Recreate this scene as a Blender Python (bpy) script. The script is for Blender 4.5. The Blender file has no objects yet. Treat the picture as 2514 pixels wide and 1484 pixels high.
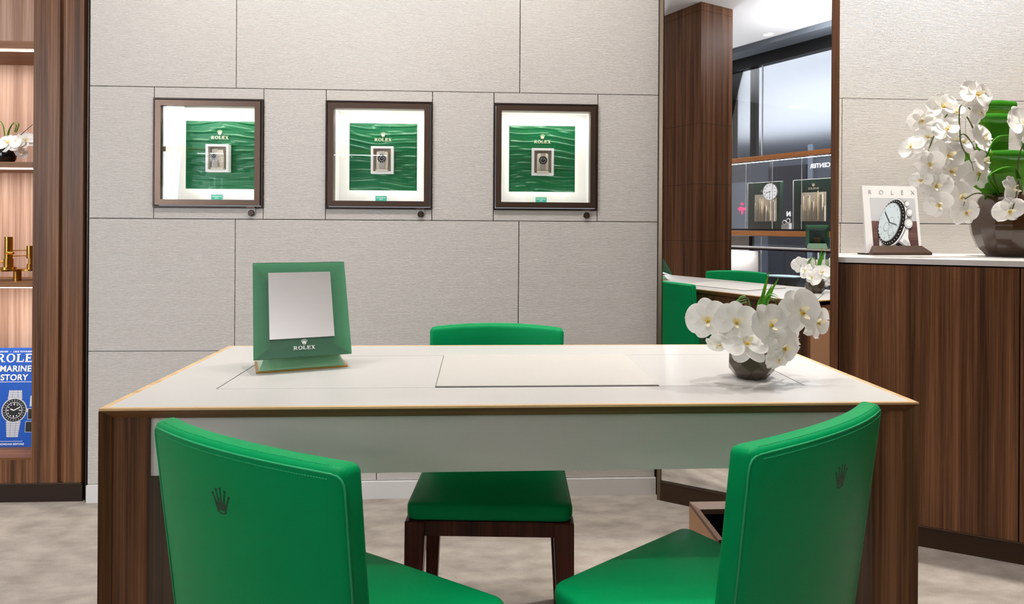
import bpy, bmesh, math, random
from mathutils import Vector, Matrix
PI = math.pi
sc = bpy.context.scene
C = sc.collection
random.seed(7)

# ------------------------------------------------------------------ camera
FPX, H = 1600.0, 1.1
YAW, ROLL, CX, CY = .0509, .0062, 1254.8, 555.7
FW = Vector((math.sin(YAW), math.cos(YAW), 0))
r0 = Vector((math.cos(YAW), -math.sin(YAW), 0)); u0 = Vector((0, 0, 1))
RT = math.cos(ROLL)*r0 + math.sin(ROLL)*u0
UP = math.cos(ROLL)*u0 - math.sin(ROLL)*r0
CAM = Vector((0, 0, H))
cd = bpy.data.cameras.new('camera'); cam = bpy.data.objects.new('camera', cd); C.objects.link(cam)
cd.sensor_fit = 'HORIZONTAL'; cd.sensor_width = 36; cd.lens = FPX/2514*36
cd.shift_x = -(CX-1257)/2514; cd.shift_y = (CY-742)/2514
cd.clip_start = .02; cd.clip_end = 200
cam.matrix_world = Matrix(((RT.x, UP.x, -FW.x, 0), (RT.y, UP.y, -FW.y, 0), (RT.z, UP.z, -FW.z, H), (0, 0, 0, 1)))
sc.camera = cam
sc.view_settings.view_transform = 'Standard'; sc.view_settings.look = 'None'
sc.view_settings.gamma = 1; sc.view_settings.use_curve_mapping = False
sc.view_settings.exposure = 0.0

def ray(x, y): return FW + RT*((x-CX)/FPX) - UP*((y-CY)/FPX)
def at(x, y, Y): r = ray(x, y); return CAM + r*(Y/r.y)
def atz(x, y, z): r = ray(x, y); return CAM + r*((z-H)/r.z)

# ------------------------------------------------------------------ world
w = bpy.data.worlds.new('world'); sc.world = w; w.use_nodes = True
bg = w.node_tree.nodes['Background']; bg.inputs[0].default_value = (.82, .9, 1, 1); bg.inputs[1].default_value = .45

# ------------------------------------------------------------------ lights
def spot(name, loc, power, angle=80, blend=.6, size=.05, aim=None, col=(1, .93, .84)):
    l = bpy.data.lights.new(name, 'SPOT'); l.energy = power; l.spot_size = math.radians(angle); l.spot_blend = blend
    l.shadow_soft_size = size; l.color = col
    o = bpy.data.objects.new(name, l); C.objects.link(o); o.location = loc
    if aim is not None: o.rotation_euler = (Vector(aim)-Vector(loc)).to_track_quat('-Z', 'Y').to_euler()
    return o
def area(name, loc, power, sx, sy, aim, col=(1, .97, .93)):
    l = bpy.data.lights.new(name, 'AREA'); l.shape = 'RECTANGLE'; l.size = sx; l.size_y = sy; l.energy = power; l.color = col
    o = bpy.data.objects.new(name, l); C.objects.link(o); o.location = loc
    o.rotation_euler = (Vector(aim)-Vector(loc)).to_track_quat('-Z', 'Y').to_euler()
    return o
ZC = 3.15
# downlights: x, y, power, cone, aim
LAMPS = [(-.20, .66, 120, 25, (-.10, .80, 0)), (.46, .66, 120, 25, (.38, .80, 0)),
         (-.15, 1.45, 12, 70, (-.1, 1.5, 0)), (1.15, 1.50, 14, 60, (1.0, 1.55, 0)),
         (-1.25, 1.80, 57, 95, (-1.25, 2.7, .6)), (-.4, 1.80, 57, 95, (-.4, 2.7, .6)), (.45, 1.80, 57, 95, (.45, 2.7, .6)),
         (1.95, 2.24, 255, 90, (1.95, 2.20, .9)), (1.55, 2.42, 30, 70, (1.6, 2.5, .9))]
for i, (x, y, p, a, aim) in enumerate(LAMPS):
    spot('downlight_lamp', (x, y, ZC-.06), p, a, .7, .04, aim, (1, .95, .89))
area('ceiling_fill', (.1, 2.0, ZC-.05), 14, 2.6, .7, (.1, 2.0, 0))
area('window_daylight', (-3.8, -1.70, 1.9), 120, 1.3, 1.6, (-1.0, 1.6, .9), (.88, .94, 1))
area('uplight_fill', (.2, -.95, 2.3), 20, 1.6, .4, (.2, -.95, 4), (1, .95, .9))  # unseen uplight added to brighten the ceiling in the desk mirror; no cove there
area('uplight_fill', (-.7, -1.15, 2.8), 34, 1.2, .3, (-.7, -1.15, 4), (.95, .97, 1))  # second added uplight, for the ceiling in the wall mirror

# ------------------------------------------------------------------ materials
def s2l(c):
    return tuple(((v/255)/12.92 if v/255 <= .04045 else ((v/255+.055)/1.055)**2.4) for v in c)
def mat(name, rgb=(200, 200, 200), rough=.5, metal=0, spec=.5, bump=0, bscale=200, noise=0, nscale=8, emit=None, estr=1, coat=0, trans=0, ior=1.45):
    m = bpy.data.materials.new(name); m.use_nodes = True; nt = m.node_tree; p = nt.nodes['Principled BSDF']
    col = s2l(rgb)+(1,)
    p.inputs['Base Color'].default_value = col; p.inputs['Roughness'].default_value = rough; p.inputs['Metallic'].default_value = metal
    p.inputs['Specular IOR Level'].default_value = spec; p.inputs['Coat Weight'].default_value = coat
    p.inputs['Transmission Weight'].default_value = trans; p.inputs['IOR'].default_value = ior
    if emit: p.inputs['Emission Color'].default_value = s2l(emit)+(1,); p.inputs['Emission Strength'].default_value = estr
    tc = nt.nodes.new('ShaderNodeTexCoord')
    if noise:
        n = nt.nodes.new('ShaderNodeTexNoise'); n.inputs['Scale'].default_value = nscale; n.inputs['Detail'].default_value = 5
        nt.links.new(tc.outputs['Object'], n.inputs['Vector'])
        mx = nt.nodes.new('ShaderNodeMix'); mx.data_type = 'RGBA'
        mx.inputs[6].default_value = tuple(v*(1-noise) for v in col[:3])+(1,); mx.inputs[7].default_value = tuple(min(1, v*(1+noise)) for v in col[:3])+(1,)
        nt.links.new(n.outputs['Fac'], mx.inputs[0]); nt.links.new(mx.outputs[2], p.inputs['Base Color'])
    if bump:
        n = nt.nodes.new('ShaderNodeTexNoise'); n.inputs['Scale'].default_value = bscale; n.inputs['Detail'].default_value = 3
        nt.links.new(tc.outputs['Object'], n.inputs['Vector'])
        b = nt.nodes.new('ShaderNodeBump'); b.inputs['Strength'].default_value = bump; b.inputs['Distance'].default_value = .001
        nt.links.new(n.outputs['Fac'], b.inputs['Height']); nt.links.new(b.outputs[0], p.inputs['Normal'])
    return m
def wood(name, dark, mid, light, axis='Z', rough=.42, scale=1.0):
    m = bpy.data.materials.new(name); m.use_nodes = True; nt = m.node_tree; p = nt.nodes['Principled BSDF']
    tc = nt.nodes.new('ShaderNodeTexCoord'); mp = nt.nodes.new('ShaderNodeMapping')
    s = [230*scale]*3; s['XYZ'.index(axis)] = 2.2*scale
    mp.inputs['Scale'].default_value = s; nt.links.new(tc.outputs['Object'], mp.inputs['Vector'])
    n = nt.nodes.new('ShaderNodeTexNoise'); n.inputs['Scale'].default_value = 1; n.inputs['Detail'].default_value = 6; n.inputs['Roughness'].default_value = .7
    nt.links.new(mp.outputs[0], n.inputs['Vector'])
    mp2 = nt.nodes.new('ShaderNodeMapping'); s2 = [30*scale]*3; s2['XYZ'.index(axis)] = .5*scale
    mp2.inputs['Scale'].default_value = s2; nt.links.new(tc.outputs['Object'], mp2.inputs['Vector'])
    n2 = nt.nodes.new('ShaderNodeTexNoise'); n2.inputs['Scale'].default_value = 1; n2.inputs['Detail'].default_value = 3
    nt.links.new(mp2.outputs[0], n2.inputs['Vector'])
    ad = nt.nodes.new('ShaderNodeMath'); ad.operation = 'ADD'; nt.links.new(n.outputs['Fac'], ad.inputs[0]); nt.links.new(n2.outputs['Fac'], ad.inputs[1])
    hf = nt.nodes.new('ShaderNodeMath'); hf.operation = 'MULTIPLY'; hf.inputs[1].default_value = .5; nt.links.new(ad.outputs[0], hf.inputs[0])
    cr = nt.nodes.new('ShaderNodeValToRGB'); e = cr.color_ramp.elements
    e[0].position = .38; e[0].color = s2l(dark)+(1,); e[1].position = .62; e[1].color = s2l(light)+(1,)
    k = cr.color_ramp.elements.new(.5); k.color = s2l(mid)+(1,)
    nt.links.new(hf.outputs[0], cr.inputs[0]); nt.links.new(cr.outputs[0], p.inputs['Base Color'])
    p.inputs['Roughness'].default_value = rough; p.inputs['Specular IOR Level'].default_value = .25
    b = nt.nodes.new('ShaderNodeBump'); b.inputs['Strength'].default_value = .15; b.inputs['Distance'].default_value = .001
    nt.links.new(n.outputs['Fac'], b.inputs['Height']); nt.links.new(b.outputs[0], p.inputs['Normal'])
    return m
def ribbed(name, rgb):
    m = bpy.data.materials.new(name); m.use_nodes = True; nt = m.node_tree; p = nt.nodes['Principled BSDF']; L = nt.links.new
    tc = nt.nodes.new('ShaderNodeTexCoord'); sp = nt.nodes.new('ShaderNodeSeparateXYZ'); L(tc.outputs['Object'], sp.inputs[0])
    mp = nt.nodes.new('ShaderNodeMapping'); mp.inputs['Scale'].default_value = (26, 26, 90); L(tc.outputs['Object'], mp.inputs['Vector'])
    n = nt.nodes.new('ShaderNodeTexNoise'); n.inputs['Scale'].default_value = 1; n.inputs['Detail'].default_value = 3; L(mp.outputs[0], n.inputs['Vector'])
    mp2 = nt.nodes.new('ShaderNodeMapping'); mp2.inputs['Scale'].default_value = (90, 90, 420); L(tc.outputs['Object'], mp2.inputs['Vector'])
    n2 = nt.nodes.new('ShaderNodeTexNoise'); n2.inputs['Scale'].default_value = 1; n2.inputs['Detail'].default_value = 2; L(mp2.outputs[0], n2.inputs['Vector'])
    a = nt.nodes.new('ShaderNodeMath'); a.operation = 'MULTIPLY'; a.inputs[1].default_value = 2*PI/.0047; L(sp.outputs[2], a.inputs[0])
    b = nt.nodes.new('ShaderNodeMath'); b.operation = 'MULTIPLY_ADD'; b.inputs[1].default_value = 2.6; L(n.outputs['Fac'], b.inputs[0]); L(a.outputs[0], b.inputs[2])
    s = nt.nodes.new('ShaderNodeMath'); s.operation = 'SINE'; L(b.outputs[0], s.inputs[0])
    t = nt.nodes.new('ShaderNodeMath'); t.operation = 'MULTIPLY_ADD'; t.inputs[1].default_value = 1.6; L(n2.outputs['Fac'], t.inputs[0]); L(s.outputs[0], t.inputs[2])
    bp = nt.nodes.new('ShaderNodeBump'); bp.inputs['Strength'].default_value = .8; bp.inputs['Distance'].default_value = .0005
    L(t.outputs[0], bp.inputs['Height']); L(bp.outputs[0], p.inputs['Normal'])
    cr = nt.nodes.new('ShaderNodeMapRange'); cr.inputs[1].default_value = -1; cr.inputs[2].default_value = 2.2; L(t.outputs[0], cr.inputs[0])
    mx = nt.nodes.new('ShaderNodeMix'); mx.data_type = 'RGBA'; c = s2l(rgb)
    mx.inputs[6].default_value = tuple(v*.72 for v in c)+(1,); mx.inputs[7].default_value = tuple(v*1.06 for v in c)+(1,)  # rib hollows darker: groove shade put into the colour
    L(cr.outputs[0], mx.inputs[0]); L(mx.outputs[2], p.inputs['Base Color']); p.inputs['Roughness'].default_value = .75
    return m
def pane(name, tint=(1, 1, 1), ior=1.5, boost=0.0):
    m = bpy.data.materials.new(name); m.use_nodes = True; nt = m.node_tree; nt.nodes.clear()
    o = nt.nodes.new('ShaderNodeOutputMaterial'); t = nt.nodes.new('ShaderNodeBsdfTransparent'); t.inputs[0].default_value = tint+(1,)
    g = nt.nodes.new('ShaderNodeBsdfGlossy'); g.inputs['Roughness'].default_value = 0
    f = nt.nodes.new('ShaderNodeFresnel'); f.inputs[0].default_value = ior
    ad = nt.nodes.new('ShaderNodeMath'); ad.operation = 'ADD'; ad.inputs[1].default_value = boost; nt.links.new(f.outputs[0], ad.inputs[0])
    x = nt.nodes.new('ShaderNodeMixShader'); nt.links.new(ad.outputs[0], x.inputs[0]); nt.links.new(t.outputs[0], x.inputs[1]); nt.links.new(g.outputs[0], x.inputs[2])
    nt.links.new(x.outputs[0], o.inputs[0]); return m
def thin(name, rgb, tr=.35, rough=.5, spec=.4, tcol=None):
    m = bpy.data.materials.new(name); m.use_nodes = True; nt = m.node_tree; p = nt.nodes['Principled BSDF']
    p.inputs['Base Color'].default_value = s2l(rgb)+(1,); p.inputs['Roughness'].default_value = rough; p.inputs['Specular IOR Level'].default_value = spec
    t = nt.nodes.new('ShaderNodeBsdfTranslucent'); t.inputs[0].default_value = s2l(tcol or rgb)+(1,)
    x = nt.nodes.new('ShaderNodeMixShader'); x.inputs[0].default_value = tr
    nt.links.new(p.outputs[0], x.inputs[1]); nt.links.new(t.outputs[0], x.inputs[2])
    nt.links.new(x.outputs[0], nt.nodes['Material Output'].inputs[0]); return m
M = {}
M['rib'] = ribbed('ribbed_stone', (208, 202, 196))
M['marble'] = mat('white_marble', (222, 220, 218), .25, noise=.06, nscale=6)
M['dark'] = mat('shadow_gap', (14, 11, 10), .8)
M['black'] = mat('black', (10, 10, 10), .45)
M['walnut'] = wood('walnut_vertical', (64, 40, 24), (102, 67, 43), (140, 97, 66))
M['walnut_h'] = wood('walnut_horizontal', (92, 58, 34), (126, 84, 52), (156, 110, 74), 'X')
M['walnut_y'] = wood('walnut_depth', (70, 44, 28), (100, 66, 44), (130, 90, 64), 'Y')
M['shelfback_lit'] = wood('walnut_shelf_back_lit', (150, 112, 92), (182, 144, 122), (205, 170, 150), 'Z')  # walnut made pale, the shelf lighting put into its colour
M['rim'] = wood('desk_edge_oak', (200, 158, 110), (220, 184, 136), (236, 206, 160), 'X', .35)
M['redwood'] = wood('chair_wood', (44, 18, 14), (70, 30, 22), (98, 48, 34), 'Z', .3)
M['orangewood'] = wood('orange_oak', (160, 98, 50), (184, 118, 64), (204, 142, 86), 'X')
M['bronze'] = mat('bronze_metal', (92, 74, 64), .35, .75, bump=.05, bscale=900)
M['bronze_dk'] = mat('bronze_dark', (58, 46, 40), .4, .6)
M['bronze_lt'] = mat('bronze_light', (128, 112, 94), .35, .7)
M['brown_kick'] = mat('brown_plinth', (62, 44, 26), .5, .1)
M['carpet'] = mat('carpet', (176, 167, 158), .95, spec=.1)
M['ceil'] = mat('ceiling_white', (238, 238, 238), .8)
M['laminate'] = mat('desk_white', (211, 209, 206), .28, spec=.4)
M['padcream'] = mat('writing_pad', (205, 202, 196), .5, bump=.1, bscale=500)
M['apron'] = mat('apron_grey', (196, 190, 186), .6, bump=.1, bscale=700)
M['leather'] = mat('green_leather', (0, 150, 86), .42, spec=.13, bump=.22, bscale=420)
M['leather_dk'] = mat('green_leather_emboss', (6, 62, 36), .45)
M['thread'] = mat('green_thread', (30, 170, 108), .5)
M['white'] = mat('white_plastic', (240, 239, 238), .45)
M['cream'] = mat('cream', (226, 216, 198), .5)
M['taupe'] = mat('taupe', (196, 184, 170), .5)
M['steel'] = mat('steel', (214, 210, 204), .3, .45)
M['gold'] = mat('gold_letters', (240, 226, 196), .35, .15)
M['brass'] = mat('brass', (212, 160, 78), .22, 1)
M['whiteprint'] = mat('white_print', (246, 246, 246), .5)
M['greyprint'] = mat('grey_print', (150, 150, 154), .5)
M['ltgreyprint'] = mat('light_grey_print', (205, 206, 210), .5)
M['blackprint'] = mat('black_print', (18, 18, 20), .5)
M['brownprint'] = wood('brown_print', (74, 52, 50), (104, 76, 72), (132, 102, 98), 'X', .5)
M['iceprint'] = mat('ice_blue_print', (206, 222, 228), .5)
M['blue'] = mat('book_blue', (8, 84, 186), .35)
M['teal'] = mat('teal_card', (30, 150, 124), .5)
M['petal'] = thin('orchid_petal', (255, 254, 251), .22, .55, .25)
M['lip'] = thin('orchid_lip', (252, 244, 214), .2, .5)
M['throat'] = mat('orchid_throat', (214, 176, 52), .5)
M['leaf'] = thin('leaf', (76, 148, 32), .25, .3, .5, (110, 180, 40))
M['leafbig'] = thin('broad_leaf', (52, 126, 34), .3, .22, .5, (128, 186, 56))
M['stem'] = mat('orchid_stem', (86, 96, 52), .5)
M['smoke'] = mat('smoked_glass', (84, 74, 62), .12, .0, .6, coat=.3)
M['vase'] = mat('brown_fluted_glass', (62, 42, 26), .16, .0, .5, coat=.5)
M['blackpot'] = mat('black_pot', (16, 14, 14), .15)
M['mirror'] = mat('mirror_silver', (244, 244, 246), .0, 1)
M['glass'] = pane('clear_glass'); M['nicheglass'] = pane('niche_glass', ior=1.5)
M['led'] = mat('led_strip', (255, 255, 255), emit=(255, 246, 232), estr=9)
M['ledwarm'] = mat('led_warm', (255, 240, 220), emit=(255, 232, 208), estr=7)
M['lampglow'] = mat('lamp_disc', (255, 255, 255), emit=(255, 250, 240), estr=8)
M['mullion'] = mat('dark_frame', (58, 60, 66), .5)
M['grey'] = mat('soffit_grey', (92, 98, 106), .6)
M['mallwall'] = mat('mall_wall', (92, 96, 106), .6); M['malldark'] = mat('mall_dark', (44, 46, 54), .5)
M['mallmid'] = mat('mall_mid', (140, 146, 158), .5)
M['signglow'] = mat('sign_white', (255, 255, 255), emit=(255, 255, 255), estr=3)
M['pink'] = mat('neon_pink', (255, 60, 110), emit=(255, 60, 120), estr=2.5)
M['darkgreen'] = mat('display_green', (18, 46, 36), .3)
M['beigewall'] = mat('beige_wall', (170, 164, 156), .8)
M['greenpanel'] = mat('wave_green', (0, 96, 54), .36, .1, .5, coat=.15)
M['tan'] = mat('tan_leather', (176, 132, 98), .5, bump=.15, bscale=500)
M['brownleather'] = mat('brown_leather', (104, 80, 66), .5, bump=.15, bscale=500)
M['aqua'] = mat('aqua_top', (206, 232, 232), .2)
# frosted green acrylic of the desk mirror: coloured in its depth, so it is pale where it is thin
def acrylic(name, col, dens, rough):
    m = bpy.data.materials.new(name); m.use_nodes = True; nt = m.node_tree; nt.nodes.clear()
    o = nt.nodes.new('ShaderNodeOutputMaterial'); g = nt.nodes.new('ShaderNodeBsdfPrincipled')
    g.inputs['Base Color'].default_value = s2l(col)+(1,); g.inputs['Roughness'].default_value = rough; g.inputs['Transmission Weight'].default_value = .8; g.inputs['IOR'].default_value = 1.4
    v = nt.nodes.new('ShaderNodeVolumeAbsorption'); v.inputs[0].default_value = s2l((24, 170, 112))+(1,); v.inputs[1].default_value = dens
    nt.links.new(g.outputs[0], o.inputs[0]); nt.links.new(v.outputs[0], o.inputs[1]); return m
M['acrylic'] = acrylic('green_acrylic', (120, 200, 156), 60, .22)
# carpet: mottled pile
nt = M['carpet'].node_tree; p = nt.nodes['Principled BSDF']; tc = nt.nodes.new('ShaderNodeTexCoord')
mp = nt.nodes.new('ShaderNodeMapping'); mp.inputs['Scale'].default_value = (9, 17, 9); nt.links.new(tc.outputs['Object'], mp.inputs[0])
n1 = nt.nodes.new('ShaderNodeTexNoise'); n1.inputs['Scale'].default_value = 1; n1.inputs['Detail'].default_value = 6; nt.links.new(mp.outputs[0], n1.inputs['Vector'])
n2 = nt.nodes.new('ShaderNodeTexNoise'); n2.inputs['Scale'].default_value = 260; n2.inputs['Detail'].default_value = 3; nt.links.new(tc.outputs['Object'], n2.inputs['Vector'])
ml = nt.nodes.new('ShaderNodeMath'); ml.operation = 'MULTIPLY_ADD'; ml.inputs[1].default_value = .35; nt.links.new(n2.outputs[0], ml.inputs[0]); nt.links.new(n1.outputs[0], ml.inputs[2])
cr = nt.nodes.new('ShaderNodeValToRGB'); cr.color_ramp.elements[0].position = .45; cr.color_ramp.elements[0].color = s2l((146, 137, 128))+(1,)
cr.color_ramp.elements[1].position = .85; cr.color_ramp.elements[1].color = s2l((180, 171, 162))+(1,)
nt.links.new(ml.outputs[0], cr.inputs[0]); nt.links.new(cr.outputs[0], p.inputs['Base Color'])
b = nt.nodes.new('ShaderNodeBump'); b.inputs['Strength'].default_value = .5; b.inputs['Distance'].default_value = .003; nt.links.new(n2.outputs[0], b.inputs['Height']); nt.links.new(b.outputs[0], p.inputs['Normal'])

# ------------------------------------------------------------------ helpers
def BM(): return bmesh.new()
def box(bm, a, b, mtx=None):
    x0, y0, z0 = a; x1, y1, z1 = b
    v = [Vector(c) for c in ((x0,y0,z0),(x1,y0,z0),(x1,y1,z0),(x0,y1,z0),(x0,y0,z1),(x1,y0,z1),(x1,y1,z1),(x0,y1,z1))]
    if mtx: v = [mtx @ q for q in v]
    v = [bm.verts.new(q) for q in v]
    for f in ((3,2,1,0),(4,5,6,7),(0,1,5,4),(1,2,6,5),(2,3,7,6),(3,0,4,7)): bm.faces.new([v[i] for i in f])
    return bm
def quadbox(bm, p8):  # eight corners: bottom loop then top loop
    v = [bm.verts.new(q) for q in p8]
    for f in ((3,2,1,0),(4,5,6,7),(0,1,5,4),(1,2,6,5),(2,3,7,6),(3,0,4,7)): bm.faces.new([v[i] for i in f])
    return bm
def prism(bm, pts, d):  # polygon pts extruded by vector d
    d = Vector(d); a = [bm.verts.new(Vector(p)) for p in pts]; b2 = [bm.verts.new(Vector(p)+d) for p in pts]
    bm.faces.new(a[::-1]); bm.faces.new(b2); n = len(a)
    for i in range(n): bm.faces.new((a[i], a[(i+1) % n], b2[(i+1) % n], b2[i]))
    return bm
def poly(bm, pts):
    bm.faces.new([bm.verts.new(Vector(p)) for p in pts]); return bm
def lathe(bm, prof, n=32, c=(0, 0, 0), flute=0, caps=True):
    rings = []
    for r, z in prof:
        rings.append([bm.verts.new((c[0]+r*math.cos(2*PI*i/n), c[1]+r*math.sin(2*PI*i/n), c[2]+z)) for i in range(n)])
    for a, b2 in zip(rings, rings[1:]):
        for i in range(n): bm.faces.new((a[i], a[(i+1) % n], b2[(i+1) % n], b2[i]))
    if caps: bm.faces.new(rings[0][::-1]); bm.faces.new(rings[-1])
    return bm
def cyl(bm, p, q, r, n=16, r2=None):
    p = Vector(p); q = Vector(q); d = q-p; m = Matrix.Translation(p) @ d.to_track_quat('Z', 'Y').to_matrix().to_4x4()
    r2 = r if r2 is None else r2
    a = [bm.verts.new(m @ Vector((r*math.cos(2*PI*i/n), r*math.sin(2*PI*i/n), 0))) for i in range(n)]
    b2 = [bm.verts.new(m @ Vector((r2*math.cos(2*PI*i/n), r2*math.sin(2*PI*i/n), d.length))) for i in range(n)]
    bm.faces.new(a[::-1]); bm.faces.new(b2)
    for i in range(n): bm.faces.new((a[i], a[(i+1) % n], b2[(i+1) % n], b2[i]))
    return bm
def tube(bm, pts, r, n=6, r2=None):
    pts = [Vector(p) for p in pts]; rings = []; r2 = r if r2 is None else r2; L = len(pts)
    for i, p in enumerate(pts):
        t = (pts[min(i+1, L-1)]-pts[max(i-1, 0)]).normalized(); u = t.orthogonal().normalized() if i == 0 else (u-t*u.dot(t)).normalized()
        v = t.cross(u); rr = r+(r2-r)*i/(L-1)
        rings.append([bm.verts.new(p+u*rr*math.cos(2*PI*k/n)+v*rr*math.sin(2*PI*k/n)) for k in range(n)])
    for a, b2 in zip(rings, rings[1:]):
        for k in range(n): bm.faces.new((a[k], a[(k+1) % n], b2[(k+1) % n], b2[k]))
    bm.faces.new(rings[0][::-1]); bm.faces.new(rings[-1]); return bm
def bez(p0, p1, p2, n=12):
    p0, p1, p2 = Vector(p0), Vector(p1), Vector(p2)
    return [p0*(1-t)**2+p1*2*t*(1-t)+p2*t*t for t in [i/n for i in range(n+1)]]
def spline(P, n=8):
    P = [Vector(p) for p in P]; P = [P[0]*2-P[1]]+P+[P[-1]*2-P[-2]]; out = []
    for i in range(1, len(P)-2):
        for k in range(n):
            t = k/n; a, b2, c, d = P[i-1], P[i], P[i+1], P[i+2]
            out.append(.5*((2*b2)+(c-a)*t+(2*a-5*b2+4*c-d)*t*t+(3*b2-a-3*c+d)*t**3))
    out.append(P[-2]); return out
def bevel(bm, w_, seg=2, sel=None):
    ed = [e for e in bm.edges if (sel is None or sel(e))]
    bmesh.ops.bevel(bm, geom=ed, offset=w_, segments=seg, affect='EDGES', profile=.5, clamp_overlap=True); return bm
def obj(name, bm, m, parent=None, smooth=False, recalc=True):
    if recalc: bmesh.ops.recalc_face_normals(bm, faces=bm.faces)
    me = bpy.data.meshes.new(name); bm.to_mesh(me); bm.free()
    if smooth:
        for f in me.polygons: f.use_smooth = True
    me.materials.append(m if not isinstance(m, str) else M[m])
    o = bpy.data.objects.new(name, me); C.objects.link(o)
    if parent is not None: o.parent = parent
    return o
def autosmooth(o, ang=35):
    bm = bmesh.new(); bm.from_mesh(o.data)
    for f in bm.faces: f.smooth = True
    for e in bm.edges: e.smooth = not (len(e.link_faces) == 2 and e.calc_face_angle(0) > math.radians(ang))
    bm.to_mesh(o.data); bm.free(); return o
def struct(name, bm, m, parent=None):
    o = obj(name, bm, m, parent)
    if parent is None: o['kind'] = 'structure'
    return o
def tag(o, label, cat, group=None):
    o['label'] = label; o['category'] = cat
    if group: o['group'] = group
    return o
def thing(name, label, cat, loc=(0, 0, 0), rz=0, group=None):
    o = bpy.data.objects.new(name, None); C.objects.link(o); o.empty_display_size = .05
    o.location = loc; o.rotation_euler = (0, 0, rz); return tag(o, label, cat, group)
def dup(root, loc=None, rz=None, label=None, group=None):
    r = root.copy(); C.objects.link(r)
    if loc is not None: r.location = loc
    if rz is not None: r.rotation_euler = (0, 0, rz)
    if label: r['label'] = label
    if group: r['group'] = group
    for ch in list(root.children):
        c = ch.copy(); C.objects.link(c); c.parent = r
        for g in ch.children:
            d = g.copy(); C.objects.link(d); d.parent = c
    return r
def hollow(bm, a, b, t, y0, y1):  # picture frame in XZ, from y0 to y1; a, b are outer lower-left / upper-right (x, z)
    (x0, z0), (x1, z1) = a, b
    o4 = [(x0, z0), (x1, z0), (x1, z1), (x0, z1)]; i4 = [(x0+t, z0+t), (x1-t, z0+t), (x1-t, z1-t), (x0+t, z1-t)]
    for k in range(4):
        k2 = (k+1) % 4
        quadbox(bm, [Vector((p[0], y0, p[1])) for p in (o4[k], o4[k2], i4[k2], i4[k])]+[Vector((p[0], y1, p[1])) for p in (o4[k], o4[k2], i4[k2], i4[k])])
    return bm
def textobj(name, s, size, m, parent, mtx, bold=0, spacing=1, align='CENTER', ext=0.0004):
    cu = bpy.data.curves.new('tmp_text', 'FONT'); cu.body = s; cu.size = size; cu.align_x = align; cu.offset = bold; cu.extrude = ext; cu.space_character = spacing
    t = bpy.data.objects.new('tmp_text', cu); me = bpy.data.meshes.new_from_object(t); me.name = name
    bpy.data.objects.remove(t); bpy.data.curves.remove(cu)
    me.materials.clear(); me.materials.append(M[m]); me.transform(mtx)
    o = bpy.data.objects.new(name, me); C.objects.link(o)
    if parent is not None: o.parent = parent
    return o
# lettering with slab serifs, one unit tall, in the local XY plane
def serif_word(bm, word, mtx, ext=.03, gap=.16):
    x = 0; st = .24; th = .13; sf = .1
    def R(x0, y0, x1, y1): box(bm, (x0, y0, 0), (x1, y1, ext), mtx)
    def ring(cx, cy, rx, ry, tx, ty, a0, a1, n=20):
        for i in range(n):
            t0 = a0+(a1-a0)*i/n; t1 = a0+(a1-a0)*(i+1)/n
            pts = [(cx+rx*math.cos(t0), cy+ry*math.sin(t0)), (cx+rx*math.cos(t1), cy+ry*math.sin(t1)), (cx+(rx-tx)*math.cos(t1), cy+(ry-ty)*math.sin(t1)), (cx+(rx-tx)*math.cos(t0), cy+(ry-ty)*math.sin(t0))]
            quadbox(bm, [mtx @ Vector((a, b_, 0)) for a, b_ in pts]+[mtx @ Vector((a, b_, ext)) for a, b_ in pts])
    def slant(xa, ya, xb, yb, wd):
        pts = [(xa, ya), (xa+wd, ya), (xb+wd, yb), (xb, yb)]
        quadbox(bm, [mtx @ Vector((a, b_, 0)) for a, b_ in pts]+[mtx @ Vector((a, b_, ext)) for a, b_ in pts])
    for ch in word:
        if ch == 'R':
            R(x+.08, 0, x+.08+st, 1); R(x, 0, x+.42, sf); R(x, 1-sf, x+.4, 1); R(x+.3, .44, x+.55, .44+th)
            R(x+.3, 1-th, x+.55, 1); ring(x+.55, .72, .33, .28, .2, .13, -PI/2, PI/2); slant(x+.72, 0, x+.42, .48, .25); R(x+.66, 0, x+1.06, sf); wd = 1.04
        elif ch == 'O':
            ring(x+.52, .5, .52, .53, .22, .11, 0, 2*PI, 32); wd = 1.04
        elif ch == 'L':
            R(x+.08, 0, x+.08+st, 1); R(x, 0, x+.86, th); R(x, 1-sf, x+.44, 1); R(x+.76, 0, x+.86, .36); wd = .86
        elif ch == 'E':
            R(x+.08, 0, x+.08+st, 1); R(x, 0, x+.88, th); R(x, 1-th, x+.86, 1); R(x+.3, .45, x+.6, .45+th); R(x+.78, 0, x+.88, .33); R(x+.76, .68, x+.86, 1); R(x+.55, .36, x+.63, .68); wd = .88
        elif ch == 'X':
            slant(x+.62, 0, x+.06, 1, .3); slant(x+.12, 0, x+.74, 1, .14); R(x+.54, 0, x+1.02, sf); R(x, 1-sf, x+.44, 1); R(x, 0, x+.34, sf); R(x+.62, 1-sf, x+.98, 1); wd = 1.02
        x += wd+gap
    return x-gap
WORDW = 1.04+1.04+.86+.88+1.02+.16*4
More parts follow.
